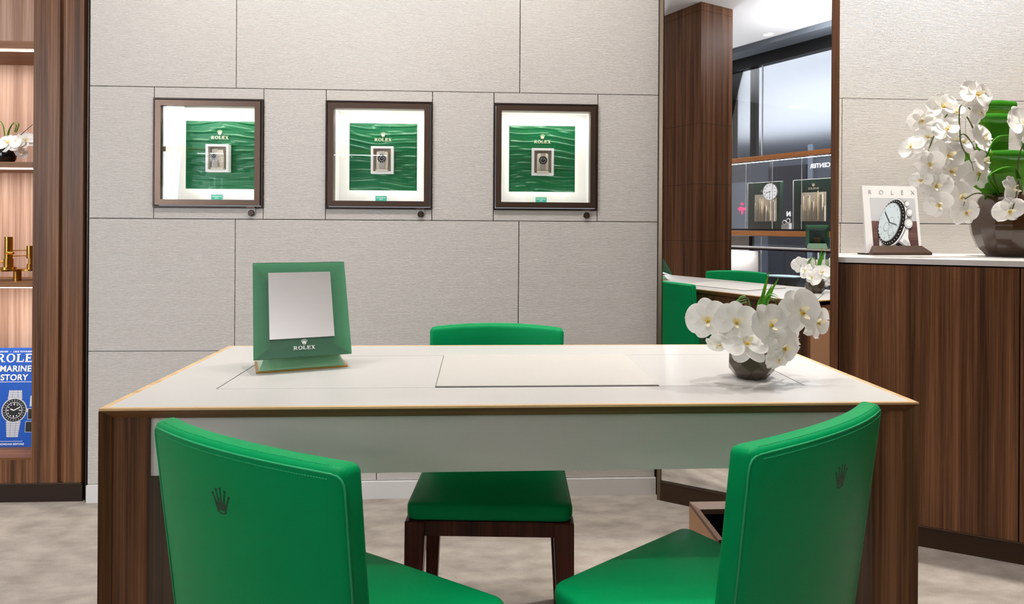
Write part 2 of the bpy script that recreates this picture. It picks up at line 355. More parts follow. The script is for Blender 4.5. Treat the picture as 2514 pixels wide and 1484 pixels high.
def crown(bm, mtx, ext=.03):   # about 1 wide, 1.05 tall, base at y = 0
    def P(pts): quadbox(bm, [mtx @ Vector((a, b_, 0)) for a, b_ in pts]+[mtx @ Vector((a, b_, ext)) for a, b_ in pts])
    tips = [(-.46, .72), (-.25, .9), (0, .97), (.25, .9), (.46, .72)]
    for i, (tx, ty) in enumerate(tips):
        bx = (i-2)*.09
        P([(bx-.085, .16), (bx+.085, .16), (tx+.022, ty), (tx-.022, ty)])
        c = [(tx+.065*math.cos(a), ty+.065*math.sin(a)) for a in [k*PI/5 for k in range(10)]]
        prism(bm, [mtx @ Vector((a, b_, 0)) for a, b_ in c], mtx.to_3x3() @ Vector((0, 0, ext)))
    for i in range(18):
        t0, t1 = 2*PI*i/18, 2*PI*(i+1)/18
        P([(.27*math.cos(t0), .1+.1*math.sin(t0)), (.27*math.cos(t1), .1+.1*math.sin(t1)), (.17*math.cos(t1), .1+.045*math.sin(t1)), (.17*math.cos(t0), .1+.045*math.sin(t0))])
def frame3(o, xd, yd, s=1.0):   # matrix with local x along xd, local y along yd
    xd = Vector(xd).normalized(); yd = Vector(yd); yd = (yd-xd*yd.dot(xd)).normalized(); z = xd.cross(yd)
    m = Matrix(((xd.x, yd.x, z.x, 0), (xd.y, yd.y, z.y, 0), (xd.z, yd.z, z.z, 0), (0, 0, 0, 1)))
    return Matrix.Translation(Vector(o)) @ m @ Matrix.Scale(s, 4)
def logo(parent, o, xd, yd, width, m, gapk=.35):  # crown over the name, centred at o
    s = width/WORDW
    bm = BM(); serif_word(bm, 'ROLEX', frame3(Vector(o)-Vector(xd).normalized()*width/2, xd, yd, s)); obj('lettering', bm, m, parent)
    bm = BM(); crown(bm, frame3(Vector(o)+Vector(yd).normalized()*s*(1+gapk), xd, yd, s*1.55)); obj('emblem', bm, m, parent)

T = .7687; YW = 2.655

# ------------------------------------------------------------------ setting
struct('floor', box(BM(), (-4.6, -1.8, -.1), (3.4, 3.0, 0)), 'carpet')
struct('ceiling', box(BM(), (-4.6, -1.5, ZC), (3.4, 3.0, ZC+.1)), 'ceil')
struct('wall_left', box(BM(), (-4.6, -1.8, 0), (-4.5, 3.0, ZC)), 'beigewall')
struct('wall_right', box(BM(), (3.3, -1.8, 0), (3.4, 3.0, ZC)), 'walnut')
struct('wall_front', box(BM(), (-.9, -1.9, 0), (3.3, -1.8, ZC)), 'walnut')
# back wall: ribbed stone slabs with shadow gaps, openings for the three niches
Z = [0.0693, .5953, 1.1215, 1.6445, 2.17, 2.70, ZC]
NX = [(-1.2856, -.8585), (-.6123, -.18695), (.0624, .4889)]
NZ = (1.1667, 1.6010)
xs0, xs1 = -1.5345, .7405
g = .0016
slabs = []
for x0, x1 in ((xs0, -.9675), (-.9675, .167), (.167, xs1)): slabs += [(x0, x1, Z[1], Z[2]), (x0, x1, Z[3], Z[4]), (x0, x1, Z[5], Z[6])]
for x0, x1 in ((xs0, -.403), (-.403, .735)): slabs += [(x0, x1, Z[0], Z[1]), (x0, x1, Z[4], Z[5])]
ed = [xs0]+[v for n_ in NX for v in n_]+[xs1]
for i in range(0, 8, 2): slabs.append((ed[i], ed[i+1], Z[2], Z[3]))
for a, b_ in NX: slabs += [(a, b_, Z[2], NZ[0]), (a, b_, NZ[1], Z[3])]
bm = BM()
for x0, x1, z0, z1 in slabs: box(bm, (x0+g, YW, z0+g), (x1-g, YW+.02, z1-g))
struct('wall_back', bm, 'rib')
bm = BM()   # dark backing with the openings left free
for x0, x1 in ((ed[0], ed[1]), (ed[2], ed[3]), (ed[4], ed[5]), (ed[6], 2.9)): box(bm, (x0, YW+.012, NZ[0]), (x1, YW+.03, NZ[1]))
box(bm, (xs0, YW+.012, 0), (2.9, YW+.03, NZ[0])); box(bm, (xs0, YW+.012, NZ[1]), (2.9, YW+.03, ZC))
struct('wall_backing', bm, 'dark')
bm = BM()   # slabs over the counter
for x0, x1, z0, z1 in ((1.36, 1.524, Z[4]+0, ZC), (1.305, 1.516, .99, Z[2]), (1.516, 3.3, .99, Z[2]), (1.335, 1.520, Z[2], Z[3]), (1.520, 2.057, Z[2], Z[3]), (2.057, 3.3, Z[2], Z[3]), (1.335, 3.3, Z[3], Z[4]), (1.524, 3.3, Z[4], ZC)):
    box(bm, (x0+g, YW, z0+g), (x1-g, YW+.02, z1-g))
struct('wall_alcove', bm, 'rib')
struct('baseboard_back', box(BM(), (xs0+.002, YW-.012, 0), (xs1-.004, YW+.02, Z[0]-.001)), 'marble')

# ------------------------------------------------------------------ wall niches with watches
def wave(x, z):
    return .0022*math.sin(z*190+1.9*math.sin(x*14+z*9)+1.1*math.sin(x*31+z*23))+.0014*math.sin(z*330+2.2*math.sin(x*19-z*14)+x*17)
side = ['left', 'middle', 'right']
where = ['nearest the wooden shelves', 'middle of the three', 'nearest the tall wall mirror']
for k, (a, b_) in enumerate(NX):
    cx = (a+b_)/2; z0, z1 = NZ
    t = thing('wall_showcase', 'bronze-framed lit watch showcase in the ribbed wall, '+where[k], 'display case', (cx, YW, z0), group='wall showcases')
    hw = (b_-a)/2; hh = z1-z0
    bm = hollow(BM(), (-hw, 0), (hw, hh), .006, -.010, .03); obj('outer_frame', bm, 'bronze_dk', t)
    bm = hollow(BM(), (-hw+.0095, .0095), (hw-.0095, hh-.0095), .022, -.014, .03)
    obj('door_frame', bm, 'bronze', t)
    obj('pane', box(BM(), (-hw+.0315, -.004, .0315), (hw-.0315, 0, hh-.0315)), 'nicheglass', t)
    i0, i1, j0, j1 = -hw+.02, hw-.02, .0305, hh-.02; yb = .155
    bm = BM(); box(bm, (i0-.01, yb, j0-.01), (i1+.01, yb+.01, j1+.01)); box(bm, (i0-.01, .03, j0-.01), (i0, yb, j1+.01)); box(bm, (i1, .03, j0-.01), (i1+.01, yb, j1+.01))
    box(bm, (i0, .03, j0-.01), (i1, yb, j0)); box(bm, (i0, .03, j1), (i1, yb, j1+.01)); obj('interior', bm, 'white', t)
    obj('light_strip', box(BM(), (i0+.02, .035, j1-.006), (i1-.02, .05, j1-.001)), 'led', t)
    area('showcase_light', (cx, YW+.036, z1-.03), 0.6, .32, .02, (cx, YW+.11, z0+.16))
    area('showcase_light', (cx, YW+.040, z0+.036), .22, .32, .02, (cx, YW+.12, z0+.25))
    # green wave board, floating in front of the back
    pc = -(cx-[-1.0739, -.4010, .2724][k]); pw = .1415; p0, p1 = 1.2478-z0, 1.5308-z0; yf = .122
    bm = BM(); N = 70; gr = [[bm.verts.new((pc-pw+2*pw*i/N, yf-(wave(i*.004+k, j*.004+k*.3) if 0 < i < N and 0 < j < N else 0), p0+(p1-p0)*j/N)) for i in range(N+1)] for j in range(N+1)]
    for j in range(N):
        for i in range(N): bm.faces.new((gr[j][i], gr[j][i+1], gr[j+1][i+1], gr[j+1][i]))
    box(bm, (pc-pw, yf+.0005, p0), (pc+pw, yf+.012, p1)); o = obj('wave_board', bm, 'greenpanel', t, recalc=False)
    for f in o.data.polygons[:N*N]: f.use_smooth = True
    bm = hollow(BM(), (pc-pw+.012, p0+.012), (pc+pw-.012, p1-.012), .008, yf+.014, yf+.018); obj('back_light', bm, 'led', o)
    logo(o, (pc, yf-.009, 1.4545-z0), (1, 0, 0), (0, 0, 1), .071, 'gold', .4)
    # small card
    tg = thing('exhibition_card', 'small teal card at the bottom inside the '+['left', 'middle', 'right'][k]+' wall showcase', 'card', (cx+pc+.0-.005, YW+.10, z0+.0355), group='teal exhibition cards')
    obj('card', box(BM(), (-.0235, 0, 0), (.0235, .001, .021)), 'teal', tg)
    textobj('lettering', 'FOR EXHIBITION', .0052, 'whiteprint', tg, frame3((0, -.0006, .0120), (1, 0, 0), (0, 0, 1)), ext=.0001)
    textobj('lettering', 'ONLY', .0052, 'whiteprint', tg, frame3((0, -.0006, .0050), (1, 0, 0), (0, 0, 1)), ext=.0001)
    # lock under the frame
    lk = thing('cylinder_lock', 'round bronze cylinder lock below the '+side[k]+' wall showcase', 'lock', (cx+.1685, YW, z0-.0205), group='showcase locks')
    bm = BM(); cyl(bm, (0, 0, 0), (0, -.008, 0), .0125, 24); autosmooth(obj('rosette', bm, 'bronze_dk', lk))
    bm = BM(); cyl(bm, (0, -.0081, 0), (0, -.010, 0), .0085, 20); autosmooth(obj('cylinder', bm, 'bronze', lk))
    obj('keyhole', box(BM(), (-.0012, -.0104, -.004), (.0012, -.0101, .004)), 'black', lk)
    bm = BM(); box(bm, (-.017, -.0155, .019), (.017, -.0005, .0255)); obj('latch', bm, 'bronze', lk)
    obj('strike_plate', box(BM(), (-.015, -.003, -.002), (.015, -.0002, .019)), 'ltgreyprint', lk)
    # white box, cushion and watch
    bx = cx+pc; zb = 1.3163
    s = thing('watch_stand', 'white recessed watch holder on the green board in the '+side[k]+' wall showcase', 'watch stand', (bx, YW+yf-.008, zb), group='watch holders')
    hw2, h2 = .0462, .1140
    obj('frame', hollow(BM(), (-hw2, 0), (hw2, h2), .0095, -.030, -.001), 'white', s)
    obj('back', box(BM(), (-hw2+.009, -.004, .009), (hw2-.009, -.0012, h2-.009)), 'taupe', s)
    bm = BM(); box(bm, (-.024, -.026, .016), (.024, -.006, .094)); bevel(bm, .006, 3); autosmooth(obj('cushion', bm, 'cream', s))
    obj('ledge', box(BM(), (-.025, -.032, .0105), (.025, -.006, .0175)), 'cream', s)
    dx = -.006 if k == 0 else 0
    wt = thing('wristwatch', 'steel wristwatch with '+['a pale bezel, turned a little left', 'a black bezel, seen straight on', 'a dark bezel and cream-lit strap'][k]+', in the '+side[k]+' wall showcase', 'watch', (bx+dx, YW+yf-.008-.027, zb+.062), group='showcased watches')
    if k == 0: wt.rotation_euler = (0, 0, -.3); wt.location.y -= .004
    bm = BM(); cyl(bm, (0, 0, 0), (0, -.008, 0), .0185, 32); box(bm, (.018, -.006, -.003), (.0215, -.002, .003)); autosmooth(obj('case', bm, 'steel', wt))
    bm = BM()
    for i in range(32):
        t0, t1 = 2*PI*i/32, 2*PI*(i+1)/32; q = [(.0175, t0), (.0175, t1), (.0132, t1), (.0132, t0)]
        quadbox(bm, [Vector((r*math.cos(t_), -.0081, r*math.sin(t_))) for r, t_ in q]+[Vector((r*math.cos(t_), -.0105, r*math.sin(t_))) for r, t_ in q])
    bz = obj('bezel', bm, 'steel' if k == 0 else 'blackprint', wt)
    bm = BM()
    for i in range(12):
        t_ = 2*PI*i/12; box(bm, (-.0006, -.0109, .0141), (.0006, -.0106, .0168), Matrix.Rotation(t_, 4, 'Y'))
    obj('bezel_mark', bm, 'blackprint' if k == 0 else 'whiteprint', bz)
    bm = BM(); cyl(bm, (0, -.0082, 0), (0, -.0090, 0), .0132, 28); dl = obj('dial', bm, 'blackprint', wt)
    bm = BM()
    for i in range(12):
        t_ = 2*PI*i/12; box(bm, (-.0009, -.0096, .0084), (.0009, -.0091, .0118), Matrix.Rotation(t_, 4, 'Y'))
    obj('hour_marker', bm, 'whiteprint', dl)
    bm = BM(); box(bm, (-.0007, -.0099, 0), (.0007, -.0096, .0065), Matrix.Rotation(.9, 4, 'Y')); box(bm, (-.0005, -.0102, 0), (.0005, -.0099, .0095), Matrix.Rotation(-.85, 4, 'Y')); obj('hands', bm, 'steel', dl)
    for sg in (1, -1):
        bm = BM()
        for i in range(6 if sg < 0 else 3):
            z_ = sg*(.0185+i*.0052); wd = .0115-.0004*i; y_ = -.004+.0012*i
            for x_ in (-1, 0, 1): box(bm, (x_*wd*.68-wd*.33, y_-.003, z_-.0024), (x_*wd*.68+wd*.33, y_, z_+.0024))
        obj('bracelet', bm, 'steel', wt)

# ------------------------------------------------------------------ left shelving unit
XU = -1.7483
t = thing('shelving_unit', 'tall walnut shelving unit with lit open shelves at the left end of the wall', 'shelving unit', (0, 0, 0))
bm = BM(); box(bm, (XU, YW, .078), (-1.649, YW+.30, ZC-.01)); obj('stile', bm, 'walnut', t)
obj('groove', box(BM(), (-1.649, YW+.012, .078), (-1.6274, YW+.06, ZC-.01)), 'walnut', t)
obj('stile', box(BM(), (-1.6274, YW, .078), (-1.5574, YW+.30, ZC-.01)), 'walnut', t)
bm = BM(); box(bm, (-1.5574, YW+.02, .0), (-1.538, YW+.06, ZC-.01)); obj('recess', bm, 'black', t)
obj('edge_strip', box(BM(), (-1.5400, YW-.004, .0), (-1.5355, YW+.03, ZC-.01)), 'bronze_dk', t)
obj('back_panel', box(BM(), (-2.7, YW+.295, .078), (XU, YW+.31, ZC-.01)), 'shelfback_lit', t)
for z0, z1 in ((1.7897, 1.8184), (1.3194, 1.3418), (.8470, .8650)):
    s = obj('shelf', box(BM(), (-2.7, YW+.01, z0), (XU, YW+.295, z1)), 'walnut_h', t)
    obj('light_strip', box(BM(), (-2.68, YW+.03, z0-.005), (XU-.01, YW+.042, z0-.0005)), 'ledwarm', s)
obj('shelf', box(BM(), (-2.7, YW, .169), (XU, YW+.295, .178)), 'walnut_h', t)
obj('bottom_rail', box(BM(), (-2.7, YW, .078), (XU, YW+.03, .169)), 'walnut', t)
obj('trim_line', box(BM(), (-2.7, YW-.003, .0735), (-1.5574, YW+.02, .078)), 'bronze', t)
obj('plinth', box(BM(), (-2.7, YW+.006, 0), (-1.5574, YW+.3, .0735)), 'bronze_dk', t)
for z_, p_ in ((1.78, 2.2), (1.312, 2.2), (.84, 2.2)):
    l = area('shelf_light', (-2.1, YW+.06, z_-.008), p_, .7, .02, (-2.1, YW+.16, z_-.4), (1, .93, .85))

# book
b0 = thing('book', 'large blue hardback watch book standing on the lowest shelf at the left edge', 'book', (-1.955, YW+.125, .1785))
b0.rotation_euler = (math.radians(-6), 0, 0)
hb, wb = .40, .30
bm = BM(); box(bm, (-wb/2, 0, 0), (wb/2, .004, hb)); box(bm, (-wb/2, .034, 0), (wb/2, .038, hb)); box(bm, (-wb/2, 0, 0), (-wb/2+.004, .038, hb)); cov = obj('cover', bm, 'blue', b0)
obj('page_block', box(BM(), (-wb/2+.004, .004, .003), (wb/2-.004, .034, hb-.003)), 'white', b0)
F = lambda x, z, y=-.0006: frame3((x, y, z), (1, 0, 0), (0, 0, 1))
textobj('lettering', 'GUIDO MONDANI  -  LELE RAVAGNANI', .0098, 'whiteprint', cov, F(.012, .384), .0003, 1.25)
s = .0325; bm = BM(); serif_word(bm, 'ROLEX', frame3((-.098+.055, -.0006, .344), (1, 0, 0), (0, 0, 1), s*1.05), .01); obj('lettering', bm, 'whiteprint', cov)
textobj('lettering', 'SUBMARINER', .034, 'whiteprint', cov, F(.018, .306), .0008, 1.06)
textobj('lettering', 'STORY', .034, 'whiteprint', cov, F(.035, .270), .0008, 1.06)
obj('rule', box(BM(), (-.12, -.0006, .262), (.115, .0, .264)), 'whiteprint', cov)
obj('rule', box(BM(), (-.12, -.0006, .022), (.088, .0, .0235)), 'whiteprint', cov)
textobj('lettering', 'MONDANI EDITORE', .010, 'whiteprint', cov, F(.045, .0085), .0003, 1.1)
def printed_watch(parent, o, r, dial, bezel):
    def disc(rr, y, m, nm='watch_print', n=40): bm = BM(); prism(bm, [(o[0]+rr*math.cos(2*PI*i/n), y, o[1]+rr*math.sin(2*PI*i/n)) for i in range(n)], (0, -.0003, 0)); obj(nm, bm, m, parent)
    for sg in (1, -1):
        bm = BM()
        for i in range(7 if sg < 0 else 4):
            z_ = o[1]+sg*(r*1.06+i*r*.2); wd = r*(.62-.02*i)
            box(bm, (o[0]-wd, -.0006, z_-r*.09), (o[0]-wd*.42, -.0001, z_+r*.09)); box(bm, (o[0]+wd*.42, -.0006, z_-r*.09), (o[0]+wd, -.0001, z_+r*.09)); box(bm, (o[0]-wd*.38, -.0006, z_-r*.09), (o[0]+wd*.38, -.0001, z_+r*.09))
        obj('bracelet_print', bm, 'ltgreyprint', parent)
    obj('crown_print', box(BM(), (o[0]+r*1.0, -.0006, o[1]-r*.16), (o[0]+r*1.26, -.0001, o[1]+r*.16)), 'ltgreyprint', parent)
    disc(r*1.1, -.0004, 'ltgreyprint'); disc(r, -.0008, bezel); disc(r*.72, -.0012, 'ltgreyprint'); disc(r*.66, -.0016, dial)
    bm = BM()
    for i in range(12):
        a_ = 2*PI*i/12; c_ = (o[0]+r*.54*math.sin(a_), o[1]+r*.54*math.cos(a_))
        if i % 3: prism(bm, [(c_[0]+r*.055*math.cos(2*PI*q/10), -.0021, c_[1]+r*.055*math.sin(2*PI*q/10)) for q in range(10)], (0, -.0002, 0))
        else: box(bm, (-r*.04, -.0023, r*.44), (r*.04, -.0021, r*.62), Matrix.Translation((o[0], 0, o[1])) @ Matrix.Rotation(a_, 4, 'Y'))
    for i in range(24):
        box(bm, (-r*.012, -.0015, r*.78), (r*.012, -.0011, r*.93), Matrix.Translation((o[0], 0, o[1])) @ Matrix.Rotation(2*PI*i/24, 4, 'Y'))
    box(bm, (-r*.04, -.0026, 0), (r*.04, -.0024, r*.5), Matrix.Translation((o[0], 0, o[1])) @ Matrix.Rotation(1.1, 4, 'Y')); box(bm, (-r*.05, -.0026, 0), (r*.05, -.0024, r*.34), Matrix.Translation((o[0], 0, o[1])) @ Matrix.Rotation(-1.2, 4, 'Y'))
    obj('dial_print', bm, 'whiteprint', parent)
printed_watch(cov, (.045, .148), .046, 'blackprint', 'blackprint')
for i in range(4):
    z_ = .215-i*.052
    q = obj('picture_print', box(BM(), (.112-.006*i, -.0006, z_-.0), (.148, -.0002, z_+.044)), 'ltgreyprint' if i < 2 else 'whiteprint', cov)
    obj('picture_print', box(BM(), (.1135-.006*i, -.001, z_+.0015), (.147, -.0007, z_+.0425)), 'blackprint' if i != 1 else 'iceprint', q)
    bm = BM(); prism(bm, [(.14+.017*math.cos(a_*PI/10), -.0011, z_+.022+.017*math.sin(a_*PI/10)) for a_ in range(20)], (0, -.0003, 0)); obj('picture_print', bm, 'greyprint' if i else 'ltgreyprint', q)

# brass mechanism model on the third shelf
q = at(21, 686, YW+.12); zs = .8655
t = thing('brass_instrument', 'polished brass instrument of upright cylinders on the shelf above the blue book', 'ornament', (q.x, q.y, zs))
bm = BM(); cyl(bm, (.035, 0, 0), (.035, 0, .040), .0145, 24); autosmooth(obj('foot', bm, 'brass', t))
bm = BM(); cyl(bm, (-.095, .03, 0), (-.095, .03, .040), .0145, 24); autosmooth(obj('foot', bm, 'brass', t))
bm = BM(); cyl(bm, (.0, 0, .040), (.0, 0, .047), .075, 40); cyl(bm, (.09, .01, .040), (.09, .01, .048), .05, 32); autosmooth(obj('base_plate', bm, 'brass', t))
bm = BM(); cyl(bm, (0, 0, .047), (0, 0, .054), .028, 28); autosmooth(obj('collar', bm, 'brass', t))
bm = BM(); cyl(bm, (0, 0, .054), (0, 0, .088), .0175, 28); cyl(bm, (0, 0, .088), (0, 0, .178), .0148, 28); autosmooth(obj('column', bm, 'brass', t))
bm = BM(); cyl(bm, (.006, -.015, .112), (.032, -.02, .112), .0055, 14); cyl(bm, (-.03, 0, .076), (-.012, 0, .076), .005, 12); autosmooth(obj('knob', bm, 'brass', t))
bm = BM(); cyl(bm, (.012, 0, .122), (.08, 0, .123), .0022, 10); cyl(bm, (.012, 0, .099), (.08, 0, .101), .0022, 10); autosmooth(obj('rod', bm, 'brass', t))
bm = BM(); cyl(bm, (.088, 0, .048), (.088, 0, .068), .014, 24); cyl(bm, (.088, 0, .068), (.088, 0, .09), .008, 20); cyl(bm, (.088, 0, .09), (.088, 0, .142), .0155, 24); autosmooth(obj('column', bm, 'brass', t))

# ------------------------------------------------------------------ orchids
def petal(bm, L_, W_, ang, lift=0.0, curl=.25, pw=.8, z0=0, wav=0, n=12, m_=9, neck=.12, ph=0):
    rows = []
    for i in range(n+1):
        t_ = (1-math.cos(PI*i/n))/2; tt = t_**pw
        w_ = W_*max(neck*(1-t_)*1.0, math.sqrt(max(0, 1-(2*tt-1)**2))) if i < n else W_*.06
        row = []
        for j in range(m_):
            u = 2*j/(m_-1)-1; x = L_*(t_*(1-.0*u)-u*u*w_*1.2*(t_ > .5)*(t_-.5)); y = w_*u
            z = z0+lift*t_-curl*L_*t_*t_*.5-.16*w_*(1-u*u)+wav*L_*t_*math.sin(u*3.2+t_*4+ph)+.04*w_*math.cos(u*9+ph)*t_
            ca, sa = math.cos(ang), math.sin(ang); row.append(bm.verts.new((x*ca-y*sa, x*sa+y*ca, z)))
        rows.append(row)
    for a, b2 in zip(rows, rows[1:]):
        for j in range(m_-1): bm.faces.new((a[j], a[j+1], b2[j+1], b2[j]))
def make_flower(seed):
    rnd = random.Random(seed); R = lambda a, b_: rnd.uniform(a, b_)
    bm = BM(); d = math.radians
    petal(bm, R(.044, .048), .0205, d(90+R(-5, 5)), .004, R(.1, .4), .85, wav=R(-.1, .1), ph=R(0, 6))
    petal(bm, R(.042, .046), .0190, d(-128+R(-6, 6)), .002, R(.1, .5), .85, wav=R(-.1, .1), ph=R(0, 6))
    petal(bm, R(.042, .046), .0190, d(-52+R(-6, 6)), .002, R(.1, .5), .85, wav=R(-.1, .1), ph=R(0, 6))
    petal(bm, R(.047, .051), .0325, d(14+R(-5, 5)), .008, R(.0, .5), .95, .0022, R(-.14, .14), ph=R(0, 6))
    petal(bm, R(.047, .051), .0325, d(166+R(-5, 5)), .008, R(.0, .5), .95, .0022, R(-.14, .14), ph=R(0, 6))
    f = obj('flower', bm, 'petal', None, True, recalc=False)
    bm = BM()
    for s_ in (1, -1): petal(bm, .0125, .0058, d(90-s_*66), .013, -.9, .9, .003, n=8, m_=7)
    petal(bm, .0150, .0048, d(-90), .012, -.9, .8, .003, n=8, m_=7); petal(bm, .0075, .0035, d(90), .011, 1.6, .8, .003, n=8, m_=7)
    for s_ in (1, -1): tube(bm, spline([(0, -.010, .011), (s_*.004, -.015, .015), (s_*.007, -.012, .018)], 4), .0006, 5, .0003)
    l = obj('lip', bm, 'lip', f, True, recalc=False)
    bm = BM()
    for s_ in (1, -1): bmesh.ops.create_uvsphere(bm, u_segments=8, v_segments=6, radius=.0020, matrix=Matrix.Translation((s_*.0022, -.0035, .0105)) @ Matrix.Diagonal((1, 1.5, 1, 1)))
    bmesh.ops.create_uvsphere(bm, u_segments=8, v_segments=6, radius=.0022, matrix=Matrix.Translation((0, -.001, .009)) @ Matrix.Diagonal((1.6, 1, 1, 1)))
    c = obj('throat', bm, 'throat', f, True)
    return f
PROTO = [make_flower(i) for i in range(5)]
used = [False]*5
def place_flower(parent, P, face, roll=0, s=1.0, k=0):
    """P, in the parent's frame; face = direction the flower looks; roll about it"""
    k %= 5; src = PROTO[k]
    if used[k]:
        f = src.copy(); C.objects.link(f)
        for ch in src.children: c = ch.copy(); C.objects.link(c); c.parent = f
    else: f = src; used[k] = True
    z = Vector(face).normalized(); x = Vector((0, 0, 1)).cross(z)
    x = x.normalized() if x.length > .1 else Vector((1, 0, 0)); y = z.cross(x)
    m = Matrix(((x.x, y.x, z.x, P[0]), (x.y, y.y, z.y, P[1]), (x.z, y.z, z.z, P[2]), (0, 0, 0, 1)))
    f.parent = parent; f.matrix_local = m @ Matrix.Rotation(roll, 4, 'Z') @ Matrix.Scale(s, 4)
    return f
def blade(parent, pts, w_, m='leaf', side_=None, name='leaf', fold=.25, taper=True, n=8, tw=0):
    P = spline(pts, n); bm = BM(); rows = []; L_ = len(P)
    for i, p_ in enumerate(P):
        tg_ = (P[min(i+1, L_-1)]-P[max(i-1, 0)]).normalized()
        sd = Vector(side_) if side_ else tg_.cross(Vector((.3, -1, .2)))
        sd = (sd-tg_*sd.dot(tg_)).normalized(); nn = tg_.cross(sd)
        u = i/(L_-1); ww = w_*(math.sin(PI*(.12+.86*u))**.6 if taper == 2 else (1-.85*max(0, (u-.6)/.4) if taper else 1))
        rows.append([bm.verts.new(p_+sd*ww*q_+nn*(ww*fold*(1-abs(q_)))) for q_ in (-1, -.5, 0, .5, 1)])
    for a, b2 in zip(rows, rows[1:]):
        for j in range(4): bm.faces.new((a[j], a[j+1], b2[j+1], b2[j]))
    return obj(name, bm, m, parent, True, recalc=False)
def rel(o, P): return Vector(P)-Vector(o)

# desk orchid arrangement
V0 = Vector((.606, 1.412, T+.0005))
t = thing('orchid_arrangement', 'white orchids with looped grass leaves in a faceted smoked-glass bowl on the desk', 'flower arrangement', V0)
bm = BM(); prof = [(.032, 0), (.048, .018), (.051, .034), (.047, .062), (.044, .062), (.045, .034), (.03, .03)]
rings = []
rnd = random.Random(3)
for i, (r, z) in enumerate(prof):
    n = 8; off = (i % 2)*.5 if 0 < i < 4 else 0
    rings.append([bm.verts.new((r*math.cos(2*PI*(k+off)/n), r*math.sin(2*PI*(k+off)/n)*.92, z)) for k in range(n)])
for i, (a, b2) in enumerate(zip(rings, rings[1:])):
    for k in range(8):
        o1 = (i % 2 == 1)
        if i in (0, 1, 2, 3) and not (i == 3):
            if (i % 2) == 0: bm.faces.new((a[k], a[(k+1) % 8], b2[k])); bm.faces.new((a[(k+1) % 8], b2[(k+1) % 8], b2[k]))
            else: bm.faces.new((a[k], b2[(k+1) % 8], b2[k])); bm.faces.new((a[k], a[(k+1) % 8], b2[(k+1) % 8]))
        else: bm.faces.new((a[k], a[(k+1) % 8], b2[(k+1) % 8], b2[k]))
bm.faces.new(rings[0][::-1]); bm.faces.new(rings[-1]); obj('bowl', bm, 'smoke', t)
D = [ # px, py, depth(Y), face, roll, scale, proto
    (1738, 785, 1.375, (-.45, -1, .12), .15, 1.0, 0), (1806, 790, 1.345, (-.15, -1, .18), -.1, .98, 1),
    (1886, 797, 1.34, (.25, -1, .22), .35, .95, 2), (1962, 766, 1.36, (.12, -1, .1), .5, 1.12, 3),
    (2002, 790, 1.40, (.55, -1, .0), -.3, .92, 4), (1830, 848, 1.33, (.0, -.9, .85), .1, 1.02, 3),
    (1920, 852, 1.345, (.3, -1, -.1), -.35, .98, 0), (1766, 842, 1.36, (-.3, -.6, -.6), 1.2, .6, 2),
    (1906, 882, 1.35, (.35, -1, -.55), 2.6, .62, 1), (1945, 838, 1.40, (.6, -.7, .0), .9, .7, 4), (1858, 800, 1.40, (.1, -.6, .8), .9, .8, 1),
    (1800, 800, 1.44, (-.3, .9, .3), .2, .9, 4), (1900, 800, 1.45, (.3, .9, .25), 0, .9, 2), (1850, 825, 1.47, (0, 1, .1), .5, .95, 0)]
for px, py, Y, fc, ro, s_, k in D:
    P = rel(V0, at(px, py, Y)); place_flower(t, P, fc, ro, s_, k)
    b_ = P-Vector(fc).normalized()*.006
    bm = BM(); tube(bm, bez((P.x*.2, P.y*.2, .045), (b_.x*.55, b_.y*.6+.01, max(.05, b_.z*.9)), b_, 8), .0014, 5); obj('stem', bm, 'stem', t, True)
base = (.005, -.005, .05)
def dl(px, py, Y=1.40): return rel(V0, at(px, py, Y))
for tip, mid in (((1888, 668), (1872, 735)), ((1912, 682), (1884, 740)), ((1895, 700), (1878, 745)), ((1880, 712), (1868, 745)), ((1872, 730), (1862, 755))):
    blade(t, [base, dl(*mid), dl(*tip)], .0042, side_=(1, 0, .1), fold=.1)
for hgt, wl, ex in ((0, 0, 0), (7, 5, 6), (-6, -5, -4), (-10, 8, 10)):
    blade(t, [base, dl(1842, 752+hgt*.5, 1.39), dl(1820, 738+hgt, 1.385), dl(1800+wl, 756, 1.39), dl(1797+wl, 790, 1.40)], .0026, side_=(0, 1, .2), fold=.1, taper=False)
for hgt, wl in ((0, 0), (6, -6), (-5, 4), (10, -12)):
    blade(t, [base, dl(1876, 745, 1.39), dl(1898, 727+hgt, 1.385), dl(1917+wl, 745, 1.385), dl(1915+wl, 785, 1.40)], .0034, side_=(.2, 1, .3), fold=.1, taper=False)
blade(t, [dl(1925, 800, 1.38), dl(1975, 765, 1.385), dl(2022, 722, 1.39)], .0016, fold=.2)

# tall orchids on the counter
CZ = .9957
q = atz(2462, 631, CZ); V1 = Vector((q.x+.03, q.y+.02, CZ+.0005))
t = thing('orchid_arrangement', 'tall white orchids with folded broad leaves in a round fluted brown vase on the counter', 'flower arrangement', V1)
bm = BM(); n = 14; prof = [(.062, 0), (.092, .03), (.112, .085), (.118, .125), (.110, .175), (.09, .222), (.074, .240), (.070, .238), (.07, .20)]
rings = []
for r, z in prof: rings.append([bm.verts.new((r*math.cos(2*PI*(k+.3)/n), r*math.sin(2*PI*(k+.3)/n), z)) for k in range(n)])
for a, b2 in zip(rings, rings[1:]):
    for k in range(n): bm.faces.new((a[k], a[(k+1) % n], b2[(k+1) % n], b2[k]))
bm.faces.new(rings[0][::-1]); bm.faces.new(rings[-1])
o = obj('vase', bm, 'vase', t)
bm2 = bmesh.new(); bm2.from_mesh(o.data)
for f in bm2.faces: f.smooth = True
for e in bm2.edges:
    a, b_ = e.verts; vert = abs(a.co.z-b_.co.z) > .004; e.smooth = not vert
